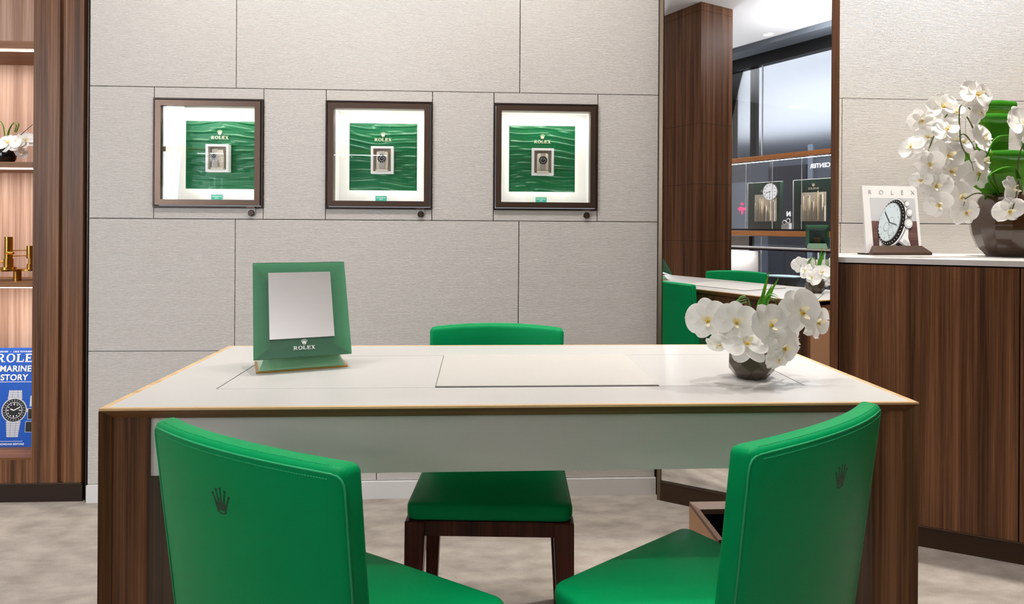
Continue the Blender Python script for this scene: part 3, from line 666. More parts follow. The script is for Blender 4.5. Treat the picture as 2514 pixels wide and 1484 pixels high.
bm2.to_mesh(o.data); bm2.free()
E_ = [(2313, 262, (-.2, -1, .1), .1, 1.0), (2394, 233, (.1, -1, .15), -.2, 1.15), (2401, 276, (.3, -1, -.2), .8, .9), (2262, 296, (-.5, -.9, -.6), 2.9, .9),
      (2321, 319, (-.1, -1, .3), .4, .9), (2238, 362, (-.9, -.5, .3), .6, .85), (2277, 338, (-.5, -1, .2), .2, .85), (2281, 402, (-.4, -1, -.3), .3, .9),
      (2325, 383, (-.05, -1, .1), 0, 1.2), (2330, 421, (0, -1, .05), .15, 1.15), (2396, 427, (.1, -1, .1), -.1, 1.15), (2412, 396, (.5, -1, .3), .3, .9),
      (2412, 342, (.3, -1, .4), .9, 1.05), (2360, 352, (.2, -.9, .5), 0, .9), (2297, 456, (-.3, -1, -.1), -.2, 1.0), (2354, 482, (.15, -1, -.1), .3, 1.1),
      (2367, 521, (0, -1, -.05), .1, 1.0), (2303, 503, (-.4, -.9, -.2), .5, .9), (2262, 443, (-.7, -.8, -.1), .2, .7), (2340, 345, (.1, -.8, .5), 1.3, .9),
      (2484, 466, (.4, -1, .2), .9, .95), (2475, 517, (-.2, -1, -.4), .2, 1.0), (2507, 304, (.2, -1, .3), .2, 1.25), (2345, 278, (-.2, -.9, .4), .8, .8)]
YF = V1.y
sp1 = []; 
for i, (px, py, fc, ro, s_) in enumerate(E_):
    dy = -.06-.05*((i*37) % 10)/10 if px < 2440 else -.12
    P = rel(V1, at(px, py, YF+dy)); place_flower(t, P, fc, ro, s_*1.16, i)
    b_ = P-Vector(fc).normalized()*.008; root = Vector((-.02 if px < 2440 else .03, -.01, .225))
    sp1.append((P, b_))
def cl(px, py, dy=-.05): return rel(V1, at(px, py, YF+dy))
spines = [[(-.02, 0, .2), cl(2408, 330, -.04), cl(2385, 272, -.06), cl(2357, 262, -.09), cl(2357, 330, -.1), cl(2362, 360, -.1), cl(2385, 400, -.08)],
          [(-.025, .01, .2), cl(2400, 345, -.03), cl(2372, 285, -.04), cl(2340, 270, -.05), cl(2312, 300, -.07), cl(2290, 340, -.08), cl(2270, 400, -.08)],
          [(-.03, -.01, .2), cl(2395, 370, -.04), cl(2360, 330, -.05), cl(2320, 400, -.07), cl(2315, 450, -.07), cl(2330, 510, -.07)],
          [(-.05, -.02, .225), cl(2400, 475, -.09), cl(2370, 488, -.09)],
          [(.03, -.02, .22), cl(2500, 400, -.08), cl(2510, 360, -.1), cl(2530, 330, -.1)], [(.03, -.04, .22), cl(2500, 440, -.12), cl(2495, 480, -.13), cl(2484, 520, -.13)]]
allp = []
for s_ in spines:
    P = spline(s_, 8); allp += P; bm = BM(); tube(bm, P, .0032, 7, .0018); obj('stem', bm, 'stem', t, True)
for P, b_ in sp1:   # short flower stalks back to the nearest spine
    nr = min(allp, key=lambda q_: (q_-b_).length)
    if .008 < (nr-b_).length < .13: bm = BM(); tube(bm, bez(nr, (nr+b_)/2+Vector((0, 0, .008)), b_, 5), .0011, 5); obj('flower_stalk', bm, 'stem', t, True)
sx = (1, .05, 0)
def roll_leaf(pc, top_py, wpx, y0, dyb):  # broad leaf rising, its end rolled forward into a curl
    top = cl(pc, top_py, y0); wd = wpx/2*(YF/FPX)*1.0
    bz = Vector((top.x*.4, .0, .22)); r = .016
    c = top+Vector((0, -r, -r)); loop = [c+Vector((0, r*math.cos(a_), r*math.sin(a_))) for a_ in [PI*.02, PI*.25, PI*.5, PI*.75, PI, PI*1.25, PI*1.5, PI*1.7]]
    pts = [bz, Vector((top.x*.8, y0+.012, (bz.z+top.z)/2)), top+Vector((0, .004, -.05))]+loop
    blade(t, pts, wd, 'leafbig', sx, 'broad_leaf', .06, 0, 6)
roll_leaf(2443, 250, 88, .05, 0); roll_leaf(2440, 282, 92, .02, 0); roll_leaf(2470, 372, 108, -.03, 0)
blade(t, [(-.03, 0, .2), cl(2380, 420, .0), cl(2372, 360, -.0)], .02, 'leafbig', (1, 0, 0), 'broad_leaf', .1, 2)
blade(t, [(-.04, -.02, .23), cl(2395, 450, -.03), cl(2375, 425, -.03)], .016, 'leafbig', (1, 0, .5), 'broad_leaf', .1, 2)
for k in range(7):
    j = k*3
    blade(t, [(-.045, -.03, .225), cl(2425+k, 440-j*.6, -.1), cl(2455, 414+j*.7, -.11), cl(2490, 412+j*.6, -.11), cl(2508-k*2, 440, -.1)], .0035, 'leaf', (.2, 1, .4), fold=.1, taper=False)
for k in range(6):
    j = k*3
    blade(t, [cl(2400, 445, -.09), cl(2436, 350+j*.5, -.09), cl(2470, 332+j, -.1), cl(2506, 345+j, -.1), cl(2530, 400, -.1)], .003, 'leaf', (.2, 1, .4), fold=.1, taper=False)

# orchids on the shelf
q = at(15, 397, YW+.10); V2 = Vector((q.x, q.y, 1.3423))
t = thing('orchid_arrangement', 'small white orchids in a black pot on the lit shelf at the left edge', 'flower arrangement', V2)
bm = BM(); lathe(bm, [(.024, 0), (.034, .02), (.036, .04), (.028, .062)], 24); autosmooth(obj('pot', bm, 'blackpot', t))
for i, (px, py, fc, ro, s_) in enumerate([(22, 352, (.1, -1, .5), .2, .95), (62, 345, (.6, -1, .3), .5, .75), (52, 374, (.4, -.8, -.5), 2.2, .55), (0, 372, (-.2, -1, 0), .3, .9), (-25, 345, (-.3, -1, .1), 0, .95)]):
    P = rel(V2, at(px, py, YW+.10+(0 if i else -.02))); place_flower(t, P, fc, ro, s_, i+1)
    bm = BM(); tube(bm, bez((0, 0, .05), (P.x*.6, P.y, P.z*1.1), P-Vector(fc).normalized()*.006, 6), .0012, 5); obj('stem', bm, 'stem', t, True)
def sl(px, py): return rel(V2, at(px, py, YW+.1))
for pts in ([(0, 0, .06), sl(20, 325), sl(34, 302), sl(46, 305), sl(40, 325)], [(0, 0, .06), sl(22, 325), sl(30, 306), sl(40, 308), sl(36, 325)], [(0, 0, .06), sl(8, 310), sl(-5, 296), sl(-20, 305)]):
    blade(t, pts, .0032, 'leaf', (.1, 1, .1), fold=.1, taper=False)
bm = BM(); tube(bm, spline([sl(42, 340), sl(58, 325), sl(80, 306)], 5), .0012, 5); obj('twig', bm, 'bronze_dk', t, True)

# ------------------------------------------------------------------ desk
DX0, DX1, DY0, DY1 = -.6755, .842, 1.201, 1.814
t = thing('desk', 'long white-topped consulting desk with walnut frame and end panels in the middle', 'desk', ((DX0+DX1)/2, (DY0+DY1)/2, 0))
ox, oy = (DX0+DX1)/2, (DY0+DY1)/2; hx, hy = (DX1-DX0)/2, (DY1-DY0)/2; c = .019
bm = BM(); prism(bm, [(-hx, -hy, T-.004), (-hx, -hy+c, T-.004-c), (-hx, hy-c, T-.004-c), (-hx, hy, T-.004)], (2*hx, 0, 0)); obj('top_frame', bm, 'walnut_h', t)
bm = BM()
for (a, b_) in (((-hx, -hy), (hx, -hy+.009)), ((-hx, hy-.009), (hx, hy)), ((-hx, -hy+.009), (-hx+.012, hy-.009)), ((hx-.012, -hy+.009), (hx, hy-.009))): box(bm, (a[0], a[1], T-.004), (b_[0], b_[1], T))
obj('edge_band', bm, 'rim', t)
ix0, ix1, iy0, iy1 = -.522-ox, .687-ox, 1.340-oy, 1.667-oy
bm = BM()
for (a, b_) in (((-hx+.012, -hy+.009), (hx-.012, iy0-.0015)), ((-hx+.012, iy1+.0015), (hx-.012, hy-.009)), ((-hx+.012, iy0-.0015), (ix0-.0025, iy1+.0015)), ((ix1+.0025, iy0-.0015), (hx-.012, iy1+.0015))): box(bm, (a[0], a[1], T-.0039), (b_[0], b_[1], T))
obj('tabletop', bm, 'laminate', t)
obj('seam', box(BM(), (ix0-.003, iy0-.003, T-.0039), (ix1+.003, iy1+.003, T-.0012)), 'dark', t)
pa, pb = -.0835-ox, .378-ox
obj('inset_panel', box(BM(), (ix0, iy0, T-.002), (pa-.002, iy1, T)), 'laminate', t)
obj('inset_panel', box(BM(), (pb+.002, iy0, T-.002), (ix1, iy1, T)), 'laminate', t)
bm = BM(); box(bm, (pa, iy0, T+.001), (pb, iy1, T+.0032)); pad = obj('writing_pad', bm, 'padcream', t)
obj('pad_base', box(BM(), (pa-.001, iy0-.001, T-.001), (pb+.001, iy1+.001, T+.0009)), 'dark', pad)
ep = .081
for sg in (-1, 1):
    X = lambda v: sg*(hx-v)
    bm = BM(); prism(bm, [(X(0), -hy, 0), (X(.017), -hy+.017, 0), (X(ep), -hy+.017, 0), (X(ep), hy-.017, 0), (X(.017), hy-.017, 0), (X(0), hy, 0)], (0, 0, T-.006)); obj('end_panel', bm, 'walnut', t)
    bm = BM(); box(bm, (min(X(-.0005), X(.001)), -hy+.03, .02), (max(X(-.0005), X(.001)), hy-.03, T-.05)); obj('side_inlay', bm, 'tan', t)
az = .6395
obj('apron', box(BM(), (-hx+ep, -hy+.0215, az), (hx-ep, -hy+.04, T-.0235)), 'apron', t)
obj('drawer_box', box(BM(), (-hx+ep, -hy+.04, az+.0), (hx-ep, hy-.05, T-.0235)), 'apron', t)
nD = 4; wD = (2*hx-2*ep)/nD
for i in range(nD):
    obj('drawer', box(BM(), (-hx+ep+i*wD+.002, hy-.05, az), (-hx+ep+(i+1)*wD-.002, hy-.03, T-.027)), 'walnut', t)

# mirror on the desk
EO = Vector((-.418, 1.568, T+.0035))
t = thing('desk_mirror', 'square tabletop mirror in a translucent green acrylic frame on the desk', 'mirror', EO, math.radians(20))
tilt = math.radians(31)
mt = Matrix.Translation((0, -.083, .031)) @ Matrix.Rotation(-tilt, 4, 'X')
Wf, Hf = .106, .240
def quadfr(bm, o4, i4, yo, yi, m_):
    for k in range(4):
        k2 = (k+1) % 4
        bm.faces.new([bm.verts.new(m_ @ Vector(p_)) for p_ in ((o4[k][0], yo, o4[k][1]), (o4[k2][0], yo, o4[k2][1]), (i4[k2][0], yi, i4[k2][1]), (i4[k][0], yi, i4[k][1]))])
O4 = [(-Wf, 0), (Wf, 0), (Wf, Hf), (-Wf, Hf)]; B4 = [(-Wf+.035, .035), (Wf-.035, .035), (Wf-.035, Hf-.035), (-Wf+.035, Hf-.035)]
bm = BM(); fr = [bm.verts.new(mt @ Vector((x, 0, z))) for x, z in O4]; fr2 = [bm.verts.new(mt @ Vector((x, .004, z))) for x, z in O4]; bk = [bm.verts.new(mt @ Vector((x, .032, z))) for x, z in B4]
bm.faces.new(fr); bm.faces.new(bk[::-1])
for k in range(4): bm.faces.new((fr[k], fr2[k], fr2[(k+1) % 4], fr[(k+1) % 4])); bm.faces.new((fr2[k], bk[k], bk[(k+1) % 4], fr2[(k+1) % 4]))
fro = obj('frame', bm, 'acrylic', t)
bm = BM(); box(bm, (-.072, -.0022, .044), (.070, -.0004, .212), mt); obj('mirror_glass', bm, 'mirror', t)
bm = BM(); box(bm, (-.070, .0335, .038), (.070, .040, .204), mt); obj('back_plate', bm, 'darkgreen', t)
logo(fro, mt @ Vector((.002, -.001, .0165)), (1, 0, 0), mt.to_3x3() @ Vector((0, 0, 1)), .047, 'whiteprint', .35)
bm = BM(); quadbox(bm, [Vector(p_) for p_ in ((-.094, -.058, 0), (.094, -.058, 0), (.094, .06, 0), (-.094, .06, 0), (-.080, -.034, .030), (.080, -.034, .030), (.080, .045, .052), (-.080, .045, .052))]); obj('foot', bm, mat('pale_green_foot', (150, 190, 158), .25, spec=.6), t)
obj('base_plate', box(BM(), (-.100, -.066, -.0032), (.100, .064, -.0002)), 'brass', t)

# ------------------------------------------------------------------ chairs
def chair():
    t = thing('upholstered_chair', '', 'chair')
    sw = .197
    bm = BM(); box(bm, (-sw, -.165, .405), (sw, .216, .445)); bevel(bm, .026, 4, lambda e: abs(e.verts[0].co.z-e.verts[1].co.z) > .02); bevel(bm, .012, 3, lambda e: len(e.link_faces) == 2 and e.calc_face_angle(0) > 1.2)
    for k in range(1, 8): bmesh.ops.bisect_plane(bm, geom=bm.verts[:]+bm.edges[:]+bm.faces[:], plane_co=(-sw+2*sw*k/8, 0, 0), plane_no=(1, 0, 0))
    for k in range(1, 7): bmesh.ops.bisect_plane(bm, geom=bm.verts[:]+bm.edges[:]+bm.faces[:], plane_co=(0, -.165+.381*k/7, 0), plane_no=(0, 1, 0))
    for v in bm.verts:
        if v.co.z > .43: v.co.z += .006*(1-(v.co.x/sw)**2)*(1-((v.co.y-.025)/.195)**2)
        v.co.x *= 1-.03*(.216-v.co.y)/.38
    autosmooth(obj('seat', bm, 'leather', t), 50)
    # backrest: a padded slab bent round the sitter
    bw, z0, z1, th = .196, .372, .809, .038
    def bend(p):
        u = p.x/bw; return Vector((p.x*(1-.03*(z1-p.z)/.4), p.y+.034*u*u-.208+.045*(z1-p.z)/.4, p.z-(.008*u*u if p.z > .6 else 0)))
    bm = BM(); box(bm, (-bw, -th/2, z0), (bw, th/2, z1)); bevel(bm, .012, 4)
    for k in range(1, 14): bmesh.ops.bisect_plane(bm, geom=bm.verts[:]+bm.edges[:]+bm.faces[:], plane_co=(-bw+2*bw*k/14, 0, 0), plane_no=(1, 0, 0))
    for k in range(1, 6): bmesh.ops.bisect_plane(bm, geom=bm.verts[:]+bm.edges[:]+bm.faces[:], plane_co=(0, 0, z0+(z1-z0)*k/6), plane_no=(0, 0, 1))
    for v in bm.verts: v.co = bend(v.co)
    br = autosmooth(obj('backrest', bm, 'leather', t), 50)
    bm = BM()
    path = [(-bw+.0005, z0+.05), (-bw+.0005, z1-.03), (-bw+.0015, z1-.020), (-bw+.0045, z1-.0135), (-bw+.009, z1-.010), (-bw+.016, z1-.0085)]+[(-bw+.02+(2*bw-.04)*i/14, z1-.008) for i in range(1, 14)]+[(bw-.016, z1-.0085), (bw-.009, z1-.010), (bw-.0045, z1-.0135), (bw-.0015, z1-.020), (bw-.0005, z1-.03), (bw-.0005, z0+.05)]
    tube(bm, [bend(Vector((x, -th/2+.0015, z))) for x, z in path], .0016, 6)
    pp = obj('piping', bm, 'thread', br, True)
    bm = BM()
    for row, dz in ((-th/2-.0002, .015), (-th/2+.009, -.0)):
        for i in range(90):
            x = -bw+.02+(2*bw-.04)*i/90; zz = z1-dz if dz else z1-.0003
            a, b_ = bend(Vector((x, row, zz))), bend(Vector((x+.0026, row, zz))); cyl(bm, a, b_, .0006, 4)
    st = obj('stitching', bm, 'thread', br)
    bm = BM(); s_ = .036
    mt_ = frame3((0, 0, 0), (-1, 0, 0), (0, 0, 1), s_); mt_.translation = Vector((.0, -th/2-.0002, .712)); crown(bm, mt_, .015)
    for v in bm.verts: v.co = bend(v.co)
    obj('emblem', bm, 'leather_dk', br)
    # frame and legs
    bm = BM(); box(bm, (-.190, .175, .370), (.190, .212, .4045)); box(bm, (-.185, -.16, .370), (.185, -.125, .4045)); box(bm, (-.193, -.13, .370), (-.16, .18, .4045)); box(bm, (.16, -.13, .370), (.193, .18, .4045)); obj('seat_rail', bm, 'redwood', t)
    for sx_ in (-1, 1):
        for fy in (1, -1):
            y1, y0 = (.215, .168) if fy > 0 else (-.125, -.165)
            yt = (.208, .178) if fy > 0 else (-.155, -.185)
            xo, xi, xb, xc = sx_*.199, sx_*.150, sx_*.202, sx_*.172
            quadbox(BMX := BM(), [Vector(p_) for p_ in ((xb, yt[0], 0), (xc, yt[0], 0), (xc, yt[1], 0), (xb, yt[1], 0), (xo, y1, .404), (xi, y1, .404), (xi, y0, .404), (xo, y0, .404))]); bevel(BMX, .002, 1); obj('leg', BMX, 'redwood', t)
    return t
c0 = chair()
c0.location = (.0455, 1.742, 0); c0.rotation_euler = (0, 0, math.radians(176)); c0['label'] = 'green leather chair on the far side of the desk, its seat facing us'; c0['group'] = 'green chairs around the desk'
dup(c0, (-.222, 1.072, 0), math.radians(-32.9), 'green leather chair at left before the desk, embossed crown on its back')
dup(c0, (.419, 1.124, 0), math.radians(34.6), 'green leather chair at right before the desk, its dark back to us')

# ------------------------------------------------------------------ bin behind the desk
t = thing('waste_bin', 'open square brown leather bin with tan sides on the carpet behind the desk', 'bin', (.812, 1.972, 0))
bm = BM(); w_, d_, hb_ = .115, .130, .20
for a, b_ in (((-w_, -d_, 0), (-w_+.006, d_, hb_-.012)), ((w_-.006, -d_, 0), (w_, d_, hb_-.012)), ((-w_+.006, -d_, 0), (w_-.006, -d_+.006, hb_-.012)), ((-w_+.006, d_-.006, 0), (w_-.006, d_, hb_-.012)), ((-w_+.006, -d_+.006, 0), (w_-.006, d_-.006, .006))): box(bm, a, b_)
obj('body', bm, 'tan', t)
bm = BM(); o4 = [(-w_, -d_), (w_, -d_), (w_, d_), (-w_, d_)]; i4 = [(-w_+.026, -d_+.026), (w_-.026, -d_+.026), (w_-.026, d_-.026), (-w_+.026, d_-.026)]
for k in range(4):
    k2 = (k+1) % 4
    quadbox(bm, [Vector((p_[0], p_[1], z_)) for p_, z_ in ((o4[k], hb_-.010), (o4[k2], hb_-.010), (i4[k2], hb_-.03), (i4[k], hb_-.03))]+[Vector((p_[0], p_[1], z_)) for p_, z_ in ((o4[k], hb_), (o4[k2], hb_), (i4[k2], hb_-.014), (i4[k], hb_-.014))])
obj('rim', bm, 'brownleather', t)
bm = BM()
for a, b_ in (((-w_+.02, -d_+.02, .01), (-w_+.024, d_-.02, hb_-.02)), ((w_-.024, -d_+.02, .01), (w_-.02, d_-.02, hb_-.02)), ((-w_+.024, -d_+.02, .01), (w_-.024, -d_+.024, hb_-.02)), ((-w_+.024, d_-.024, .01), (w_-.024, d_-.02, hb_-.02)), ((-w_+.02, -d_+.02, .007), (w_-.02, d_-.02, .01))): box(bm, a, b_)
obj('liner', bm, 'black', t)

# ------------------------------------------------------------------ angled wall mirror
MA = Vector((.734, 2.596, 0)); ma = math.radians(-31.3); md = Vector((math.cos(ma), math.sin(ma), 0)); mn = Vector((-md.y, md.x, 0))
LM = .618
def mp(s, d, z): return MA+md*s+mn*d+Vector((0, 0, z))
def mbox(bm, s0, s1, d0, d1, z0, z1): return quadbox(bm, [mp(s0, d0, z0), mp(s1, d0, z0), mp(s1, d1, z0), mp(s0, d1, z0), mp(s0, d0, z1), mp(s1, d0, z1), mp(s1, d1, z1), mp(s0, d1, z1)])
t = thing('wall_mirror', 'tall angled wall mirror with bronze edge and plinth between the ribbed wall and the counter', 'mirror', (0, 0, 0))
obj('glass', mbox(BM(), .012, LM, 0, .004, .078, ZC-.01), 'mirror', t)
obj('backing', mbox(BM(), .0, LM+.012, .005, .03, 0, ZC-.01), 'bronze_dk', t)
obj('side_frame', mbox(BM(), -.004, .010, -.006, .02, 0, ZC-.01), 'bronze_lt', t)
obj('side_frame', mbox(BM(), LM+.001, LM+.026, -.008, .02, 0, ZC-.01), 'walnut', t)
obj('plinth', mbox(BM(), .008, LM, -.006, .02, 0, .072), 'brown_kick', t)
obj('plinth_trim', mbox(BM(), .008, LM, -.008, .004, .072, .0775), 'bronze', t)
struct('trim_1', box(BM(), (xs1-.001, YW-.05, 0), (xs1+.006, YW+.02, ZC-.01)), 'bronze_dk')
# side return of the alcove
bm = BM(); quadbox(bm, [Vector(p_) for p_ in ((1.262, 2.315, 0), (1.300, 2.31, 0), (1.356, YW, 0), (1.318, YW, 0), (1.262, 2.315, ZC), (1.300, 2.31, ZC), (1.356, YW, ZC), (1.318, YW, ZC))])
struct('wall_return', bm, 'marble')

# ------------------------------------------------------------------ counter on the right
P0 = Vector((1.2995, 2.290, 0)); ca = math.radians(-27.75); cdv = Vector((math.cos(ca), math.sin(ca), 0)); cn = Vector((-cdv.y, cdv.x, 0))
LC = 2.2
def cp(s, d, z): return P0+cdv*s+cn*d+Vector((0, 0, z))
def cbox(bm, s0, s1, d0, d1, z0, z1): return quadbox(bm, [cp(s0, d0, z0), cp(s1, d0, z0), cp(s1, d1, z0), cp(s0, d1, z0), cp(s0, d0, z1), cp(s1, d0, z1), cp(s1, d1, z1), cp(s0, d1, z1)])
t = thing('counter_cabinet', 'long walnut cabinet with plain doors under the pale counter on the right', 'cabinet', (0, 0, 0))
sd = .5325
for a, b_ in ((.004, sd-.002), (sd+.002, sd+.72), (sd+.724, sd+1.44)): obj('door', cbox(BM(), a, b_, 0, .018, .078, .972), 'walnut', t)
obj('carcass', cbox(BM(), .0, 2.0, .02, .25, .074, .976), 'dark', t)
obj('trim_line', cbox(BM(), 0, 2.0, -.002, .02, .0735, .0775), 'bronze', t)
obj('plinth', cbox(BM(), 0, 2.0, .012, .2, 0, .073), 'brown_kick', t)
bm = BM(); prism(bm, [cp(0, -.003, .977), cp(2.15, -.003, .977), Vector((3.29, YW-.001, .977)), Vector((1.352, YW-.001, .977))], (0, 0, CZ-.977))
tag(obj('worktop', bm, 'marble'), 'pale stone worktop lying on the walnut cabinet at right', 'worktop')
# brochure in its holder
q = atz(2196, 626, CZ); q2 = Vector((1.655, 2.51, CZ+.0005))
t = thing('brochure_holder', 'low bronze stand holding the watch brochure upright on the counter', 'stand', q2, math.radians(4))
bm = BM(); quadbox(bm, [Vector(p_) for p_ in ((-.126, -.045, 0), (.126, -.045, 0), (.124, -.014, 0), (-.124, -.014, 0), (-.126, -.045, .010), (.126, -.045, .010), (.106, -.014, .036), (-.106, -.014, .036))]); obj('lip', bm, 'bronze', t)
obj('base', box(BM(), (-.124, -.014, 0), (.124, .05, .005)), 'bronze_dk', t)
obj('back_rest', box(BM(), (-.05, .030, .005), (.05, .035, .09), Matrix.Rotation(math.radians(-7), 4, 'X')), 'bronze_dk', t)
br = thing('brochure', 'white brochure with a large chronograph picture, upright beside the tall orchids', 'brochure', q2+Vector((-.004, -.004, .0060)), math.radians(4))
br.rotation_euler = (math.radians(-7), 0, math.radians(4))
bw_, bh_ = .118, .270
cv = obj('cover', box(BM(), (-bw_, -.003, 0), (bw_, .0, bh_)), 'white', br)
obj('pages', box(BM(), (-bw_, .0002, 0), (bw_-.002, .009, bh_-.001)), 'ltgreyprint', br)
textobj('lettering', 'R O L E X', .026, 'greyprint', cv, frame3((.006, -.0036, bh_-.034), (1, 0, 0), (0, 0, 1)), -.0007, 1.9)
pic = obj('picture', box(BM(), (-.090, -.0034, .012), (.106, -.0031, .222)), 'white', cv)
obj('picture_ground', box(BM(), (-.0895, -.0038, .013), (.1055, -.0035, .128)), 'brownprint', pic)
obj('picture_ground', box(BM(), (-.0895, -.0038, .129), (.1055, -.0035, .2215)), 'ltgreyprint', pic)
def ell(cx_, cz_, rx, rz, rot, y, m, n=44, nm='picture_watch'):
    bm = BM(); c_, s_ = math.cos(rot), math.sin(rot)
    prism(bm, [(cx_+rx*math.cos(a_)*c_-rz*math.sin(a_)*s_, y, cz_+rx*math.cos(a_)*s_+rz*math.sin(a_)*c_) for a_ in [2*PI*i/n for i in range(n)]], (0, -.0003, 0)); return obj(nm, bm, m, pic)
def flat(pts, y, m, nm='picture_watch'): obj(nm, prism(BM(), [(x, y, z) for x, z in pts], (0, -.0003, 0)), m, pic)
flat([(-.062, .06), (-.066, .0135), (.050, .0135), (.060, .10), (.03, .12)], -.0042, 'whiteprint'); flat([(.0, .09), (.026, .0135), (.074, .0135), (.062, .06), (.070, .13)], -.0046, 'whiteprint')
flat([(-.02, .045), (.03, .0145), (.058, .022), (.004, .066)], -.0050, 'greyprint'); flat([(-.008, .040), (.03, .020), (.044, .024), (.006, .052)], -.0054, 'blackprint'); flat([(.036, .045), (.060, .030), (.066, .040), (.044, .055)], -.0050, 'ltgreyprint')
RO = -.40; c_, s_ = math.cos(RO), math.sin(RO)
ell(.004, .122, .056, .102, RO, -.0056, 'greyprint'); ell(-.001, .122, .055, .101, RO, -.0060, 'whiteprint'); ell(-.004, .122, .0525, .098, RO, -.0064, 'blackprint'); ell(-.014, .124, .043, .083, RO, -.0068, 'greyprint'); ell(-.016, .124, .0405, .080, RO, -.0072, 'iceprint')
for dx_, dz_ in ((.001, -.036), (.008, .004), (-.016, -.018)):
    ell(-.016+dx_, .122+dz_, .0105, .019, RO, -.0076, 'greyprint'); ell(-.016+dx_, .122+dz_, .0090, .017, RO, -.0080, 'iceprint')
bm = BM()
for i in range(34):
    a_ = 2*PI*i/34; px_, pz_ = .048*math.cos(a_), .0905*math.sin(a_); x_, z_ = -.009+px_*c_-pz_*s_, .123+px_*s_+pz_*c_
    box(bm, (x_-.0012, -.0072, z_-.0017), (x_+.0012, -.0068, z_+.0017))
obj('picture_marks', bm, 'whiteprint', pic)
bm = BM()
for i in range(12):
    a_ = 2*PI*i/12; px_, pz_ = .034*math.cos(a_), .069*math.sin(a_); x_, z_ = -.016+px_*c_-pz_*s_, .124+px_*s_+pz_*c_; box(bm, (x_-.0009, -.0079, z_-.004), (x_+.0009, -.0075, z_+.004))
obj('picture_marks', bm, 'greyprint', pic)
flat([(-.018, .122), (-.014, .122), (-.030, .165), (-.033, .163)], -.0084, 'blackprint'); flat([(-.018, .124), (-.016, .120), (.012, .112), (.013, .115)], -.0084, 'blackprint')
flat([(.046, .186), (.066, .206), (.082, .200), (.080, .176), (.062, .168)], -.0058, 'ltgreyprint'); flat([(.050, .150), (.058, .176), (.078, .170), (.074, .142)], -.0058, 'greyprint')
for cx_, cz_, rx_, rz_ in ((.066, .197, .0125, .013), (.074, .162, .015, .018), (.066, .118, .020, .022)):
    ell(cx_, cz_, rx_, rz_, -.3, -.0062, 'blackprint'); ell(cx_+.001, cz_+.0005, rx_*.90, rz_*.90, -.3, -.0066, 'ltgreyprint'); ell(cx_+.003, cz_+.002, rx_*.6, rz_*.6, -.3, -.0070, 'whiteprint')

# ------------------------------------------------------------------ what the wall mirror shows behind us
CLX, CLY = -1.535, -.02
t = thing('column', 'square walnut-clad column with horizontal joints, seen in the wall mirror', 'column', (CLX-.25, CLY-.205, 0))
for z0, z1 in ((0, .45), (.453, .9715), (.9745, 1.495), (1.498, 2.048), (2.051, 3.075), (3.078, ZC-.002)): obj('cladding_panel', box(BM(), (-.25, -.205, z0), (.25, .205, z1)), 'walnut', t)
obj('core', box(BM(), (-.248, -.203, 0), (.248, .203, ZC-.003)), 'dark', t)
YG = -1.8
struct('window_1', (lambda b: (box(b, (-4.5, YG-.01, 1.06), (-.9, YG-.002, 2.98)), box(b, (-2.45, YG-.01, .0), (-.9, YG-.002, 1.06)), b)[-1])(BM()), 'glass')
bm = BM(); box(bm, (-4.5, YG-.06, 2.96), (-.9, YG+.05, 3.09)); struct('trim_2', bm, 'black')
struct('trim_3', box(BM(), (-4.5, YG-.1, 3.09), (-.9, -1.5, ZC+.05)), 'grey')
for i, (x0, x1) in enumerate(((-2.742, -2.693), (-2.473, -2.387), (-.95, -.9), (-3.6, -3.52))): struct('trim_%d' % (4+i), box(BM(), (x0, YG-.06, 1.875), (x1, YG-.012, 2.96)), 'mullion')
struct('trim_8', box(box(BM(), (-2.303, YG-.012, 0), (-2.291, YG+.0, 1.0)), (-2.303, YG-.012, 1.925), (-2.291, YG+.0, 2.96)), 'white')
struct('wall_partition', box(BM(), (-3.4, YG-.02, 0), (-2.46, YG-.0, 1.0)), 'beigewall')
struct('trim_9', box(BM(), (-2.46, YG-.06, 0), (-2.44, YG+.01, 1.0)), 'bronze_dk')
t = thing('window_vitrine', 'glass-fronted display window between two orange wood rails, seen in the wall mirror', 'display case', (0, 0, 0))
obj('upper_rail', box(BM(), (-4.4, YG, 1.871), (-.92, YG+.05, 1.9205)), 'orangewood', t)
obj('lower_rail', box(BM(), (-4.4, YG, 1.007), (-.92, YG+.05, 1.064)), 'orangewood', t)
obj('track', box(BM(), (-4.4, YG+.01, 1.065), (-.92, YG+.04, 1.087)), 'bronze_dk', t)
area('vitrine_light', (-2.0, YG-.030, 1.86), 55, 2.0, .02, (-2.0, YG-.055, 1.2))
obj('deck', box(BM(), (-4.4, YG-.35, 1.05), (-.92, YG-.012, 1.064)), 'white', t)
jx = [-4.0, -3.2, -2.852, -2.487, -2.124, -1.755, -1.39, -.93]
for a, b_ in zip(jx, jx[1:]):
    obj('pane', box(BM(), (a+.003, YG+.03, 1.088), (b_-.003, YG+.034, 1.87)), 'glass', t)
for a in jx[1:-1]: obj('joint', box(BM(), (a-.0028, YG+.029, 1.088), (a+.0028, YG+.036, 1.87)), 'white', t)
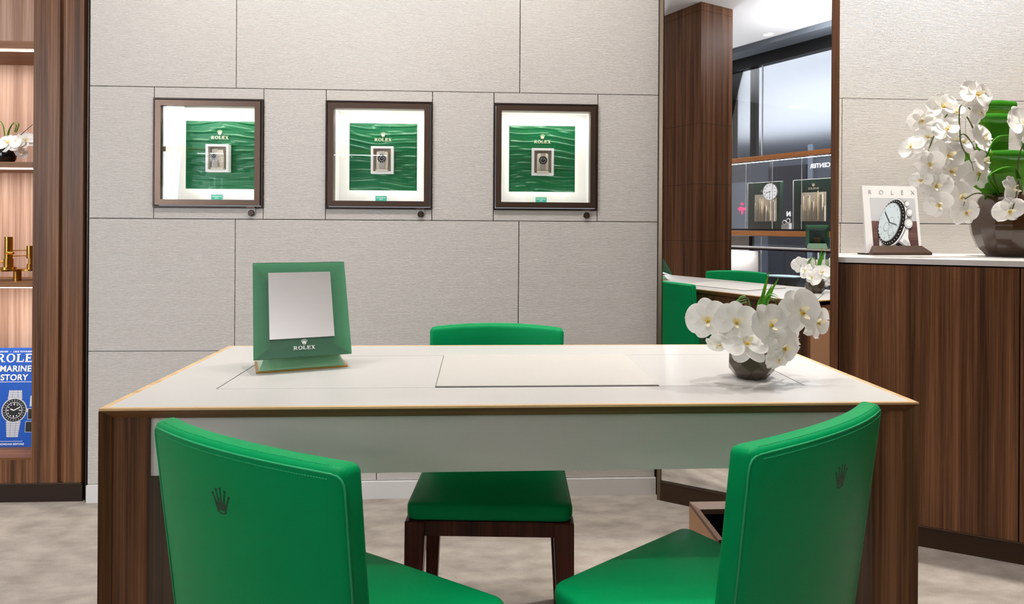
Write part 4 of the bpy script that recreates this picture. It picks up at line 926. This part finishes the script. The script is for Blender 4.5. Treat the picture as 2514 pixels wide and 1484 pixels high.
def display(x0, x1, nm):
    t = thing('display_panel', nm, 'display panel', ((x0+x1)/2, YG-.05, 1.087)); hw = (x1-x0)/2
    bd = obj('board', box(BM(), (-hw, -.05, 0), (hw, 0, .533)), 'darkgreen', t)
    obj('edge_light', box(BM(), (-hw-.012, -.05, .0), (-hw-.001, -.001, .536)), 'white', t)
    obj('top_edge', box(BM(), (-hw, -.05, .534), (hw, 0, .539)), 'white', t)
    ins = obj('relief_panel', box(BM(), (-hw*.55, .0005, .085), (hw*.78, .006, .395)), 'cream', t)
    rnd = random.Random(len(nm)); bm = BM()
    x = -hw*.54
    while x < hw*.74:
        w_ = rnd.uniform(.008, .04); h_ = rnd.uniform(.08, .29); box(bm, (x, .006, .088), (min(x+w_, hw*.77), .006+rnd.uniform(.004, .02), .088+h_)); x += w_+rnd.uniform(.002, .012)
    obj('relief', bm, 'cream', ins)
    bm = BM()
    for k in range(4): x = rnd.uniform(-hw*.45, hw*.6); box(bm, (x, .02, .1), (x+.006, .03, .088+rnd.uniform(.22, .33)))
    obj('gold_bar', bm, 'gold', ins)
    logo(bd, (hw*.1, .001, .425), (-1, 0, 0), (0, 0, 1), .125, 'gold', .3)
    return t
display(-2.526, -2.088, 'dark green display board with cream relief, behind the round clock in the wall mirror')
display(-1.913, -1.48, 'dark green display board with cream relief, right of the clock in the wall mirror')
t = thing('wall_clock', 'round white clock in front of the display board in the wall mirror', 'clock', (-2.175, YG+.012, 1.507))
bm = BM(); cyl(bm, (0, -.018, 0), (0, -.002, 0), .098, 40); autosmooth(obj('case', bm, 'white', t))
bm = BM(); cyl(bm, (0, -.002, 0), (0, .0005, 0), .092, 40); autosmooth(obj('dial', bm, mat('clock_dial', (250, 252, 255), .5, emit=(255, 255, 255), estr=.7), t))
bm = BM()
for i in range(12): box(bm, (-.0025, .0006, .062), (.0025, .0016, .080), Matrix.Rotation(2*PI*i/12, 4, 'Y'))
obj('hour_marker', bm, 'blackprint', t)
bm = BM(); box(bm, (-.003, .0018, -.012), (.003, .0026, .06), Matrix.Rotation(math.radians(256), 4, 'Y')); box(bm, (-.002, .0028, -.01), (.002, .0034, .075), Matrix.Rotation(math.radians(181), 4, 'Y')); obj('hands', bm, 'blackprint', t)
obj('hanger', box(BM(), (-.002, -.012, .097), (.002, -.008, .364)), 'steel', t)
for i, x in enumerate((-2.035, -1.985)):
    t = thing('small_display_stand', '%s small white block with round rosette in the wall mirror' % ('left' if i else 'right'), 'display stand', (x, YG-.06, 1.0645), group='small blocks in the display window')
    obj('block', box(BM(), (-.024, -.024, 0), (.024, .024, .07+.02*i)), 'white', t)
    bm = BM(); tube(bm, [Vector((.022*math.cos(a_), .004, .095+.02*i+.022*math.sin(a_))) for a_ in [k*PI/8 for k in range(16)]]+[Vector((.022, .004, .095+.02*i))], .006, 6); obj('ring', bm, 'whiteprint', t, True)
    bm = BM(); cyl(bm, (0, .0, .095+.02*i), (0, .006, .095+.02*i), .014, 16); obj('rosette', bm, 'blackprint', t)
# counter behind us with a second mirror
t = thing('glass_counter', 'long counter with a bright white top and dark edge, seen in the wall mirror', 'counter', (0, 0, 0))
obj('countertop', box(BM(), (-3.2, -1.62, .880), (-1.02, -1.33, .892)), 'white', t)
obj('edge', box(BM(), (-3.2, -1.61, .862), (-1.03, -1.335, .879)), 'bronze_dk', t)
for x in (-3.1, -1.24): obj('leg', box(BM(), (x, -1.6, 0), (x+.035, -1.56, .862)), 'bronze_dk', t)
obj('side_panel', box(BM(), (-3.0, -1.60, .1), (-2.16, -1.58, .84)), 'led' if False else 'white', t)
area('counter_glow', (-2.6, -1.50, .855), 3, .7, .05, (-2.6, -1.58, .3))
t = thing('desk_mirror', 'tabletop mirror with pale green frame seen from behind on the counter in the wall mirror', 'mirror', (-1.365, -1.47, .8958), math.radians(-35))
for ch in [c_ for c_ in bpy.data.objects if c_.name == 'desk_mirror'][0].children:
    cc = ch.copy(); C.objects.link(cc); cc.parent = t
    for g2 in ch.children: g3 = g2.copy(); C.objects.link(g3); g3.parent = cc
bm = BM(); box(bm, (-.03, .0405, .02), (.03, .052, .13), mt); obj('strut', bm, 'bronze', t)
t = thing('round_side_table', 'round drum table with pale aqua top and dark body, seen in the wall mirror', 'table', (-2.50, -2.45, 0))
bm = BM(); lathe(bm, [(.19, .42), (.205, .46), (.20, .505)], 36); autosmooth(obj('tray', bm, 'black', t)); bm = BM(); lathe(bm, [(.207, .506), (.207, .514)], 36); autosmooth(obj('table_top', bm, 'aqua', t)); bm = BM(); lathe(bm, [(.15, 0), (.16, .42)], 30); autosmooth(obj('pedestal', bm, 'bronze_dk', t))

# the hall beyond the window
struct('floor_hall', box(BM(), (-30, -27, -.1), (6, YG, -.01)), mat('hall_floor', (150, 154, 162), .3))
YM = -6.0
struct('wall_hall', box(BM(), (-12, YM-.2, 0), (2, YM-.1, 2.36)), 'mallwall')
struct('wall_hall_far', box(BM(), (-30, -27, 0), (6, -26.9, 5.2)), mat('far_wall', (120, 130, 146), .8))
struct('ceiling_hall', box(BM(), (-30, -27, 5.2), (6, -2.0, 5.3)), mat('hall_ceiling', (240, 243, 248), .8))
area('hall_fill', (-7, -6.0, 2.6), 380, 10, 5, (-7, -6, 6), (.9, .95, 1)); area('hall_fill', (-11, -16.0, 2.6), 700, 16, 10, (-11, -16, 6), (.9, .95, 1)); area('hall_fill', (-4, -3.6, 4.9), 180, 5, 1.5, (-4, -5, 0), (.86, .93, 1))  # unseen panels added to brighten the hall ceiling and shopfront
for i, (x, y) in enumerate(((-5.2, -5.5), (-6.4, -8.0), (-8.6, -9.0), (-8.2, -12.5), (-11.5, -15.0), (-6.0, -11.5))):
    bm = BM(); cyl(bm, (0, 0, 0), (0, 0, -.04), .11, 20); tag(obj('hall_downlight', bm, 'lampglow'), ['nearest', 'second nearest', 'third nearest', 'fourth nearest', 'farthest', 'fifth nearest'][i]+' small round light in the hall ceiling beyond the window', 'downlight', 'hall ceiling lights').location = (x, y, 5.199)
for i, (x0, x1, z0, z1, m_) in enumerate(((-6.6, -5.95, .0, 2.0, 'mallmid'), (-5.55, -4.75, .1, 2.25, 'malldark'), (-4.72, -4.62, 0, 2.6, 'mallmid'), (-4.58, -3.9, .1, 1.95, 'malldark'), (-7.6, -6.7, .1, 2.1, 'malldark'), (-3.85, -2.9, .1, 1.9, 'malldark'))):
    struct('window_%d' % (i+2), box(BM(), (x0, YM-.1, z0), (x1, YM-.06, z1)), m_)
for i, x in enumerate((-4.5, -4.38, -4.26, -4.14)): tag(obj('light_bar', box(BM(), (x, YM-.05, .2), (x+.03, YM-.04, 1.9)), 'white'), ['leftmost', 'second from left', 'third from left', 'rightmost'][i]+' thin white bar on the far shopfront in the wall mirror', 'bar', 'white bars across the shopfront')
t = thing('shop_sign', 'white CENTER lettering with a round mark on the shopfront beyond, reversed in the wall mirror', 'sign', (-4.46, YM-.04, 2.17))
textobj('lettering', 'CENTER', .105, 'signglow', t, frame3((.0, 0, 0), (-1, 0, 0), (0, 0, 1)), .001)
bm = BM(); tube(bm, [Vector((.27+.045*math.cos(a_), 0, .04+.045*math.sin(a_))) for a_ in [k*PI/8 for k in range(17)]], .014, 6); obj('round_mark', bm, 'signglow', t, True)
t = thing('letter_sign', 'white letter N on the dark shopfront beyond the clock, in the wall mirror', 'sign', (-5.10, YM-.05, 1.32)); textobj('letter', 'N', .115, 'signglow', t, frame3((0, 0, 0), (-1, 0, 0), (0, 0, 1)), .004)
t = thing('neon_sign', 'pink scribbled neon sign beyond the window, at the left of the wall mirror', 'sign', (-6.17, YM-.05, 1.46))
bm = BM(); rnd = random.Random(5)
tube(bm, spline([(-.09, 0, .0), (-.04, 0, .04), (-.05, 0, -.03), (0, 0, .05), (.01, 0, -.09), (.04, 0, .03), (.07, 0, -.01), (.10, 0, .03)], 5), .008, 6); obj('tube', bm, 'pink', t, True)
bm = BM(); tube(bm, spline([(-.03, 0, .1), (0, 0, .13), (.02, 0, .09), (.05, 0, .12)], 5), .007, 6); obj('tube', bm, 'pink', t, True)

# ------------------------------------------------------------------ downlights in the ceiling
def refl(P): P = Vector(P); return P-mn*(2*(P-MA).dot(mn))
def mz(x, y, z):
    o_ = refl(CAM); d_ = ray(x, y); d_ = d_-mn*(2*d_.dot(mn)); return o_+d_*((z-o_.z)/d_.z)
vis = [mz(2015, 35, ZC), mz(1886, 84, ZC), mz(1937, 105, ZC)]
d0 = None
for i, p_ in enumerate(vis):
    if d0 is None:
        d0 = thing('ceiling_downlight', '', 'downlight', (p_.x, p_.y, ZC), group='round ceiling downlights')
        bm = BM(); lathe(bm, [(.062, -.001), (.060, -.006), (.05, -.006), (.05, -.001)], 32); autosmooth(obj('trim_ring', bm, 'white', d0))
        bm = BM(); lathe(bm, [(.049, -.004), (.049, -.002)], 32); obj('diffuser', bm, 'lampglow', d0)
        o = d0
    else: o = dup(d0, (p_.x, p_.y, ZC))
    o['label'] = ['round white ceiling downlight, highest and rightmost in the wall mirror', 'round white ceiling downlight at the left of the three in the wall mirror', 'round white ceiling downlight by the window soffit, lowest in the wall mirror'][i]
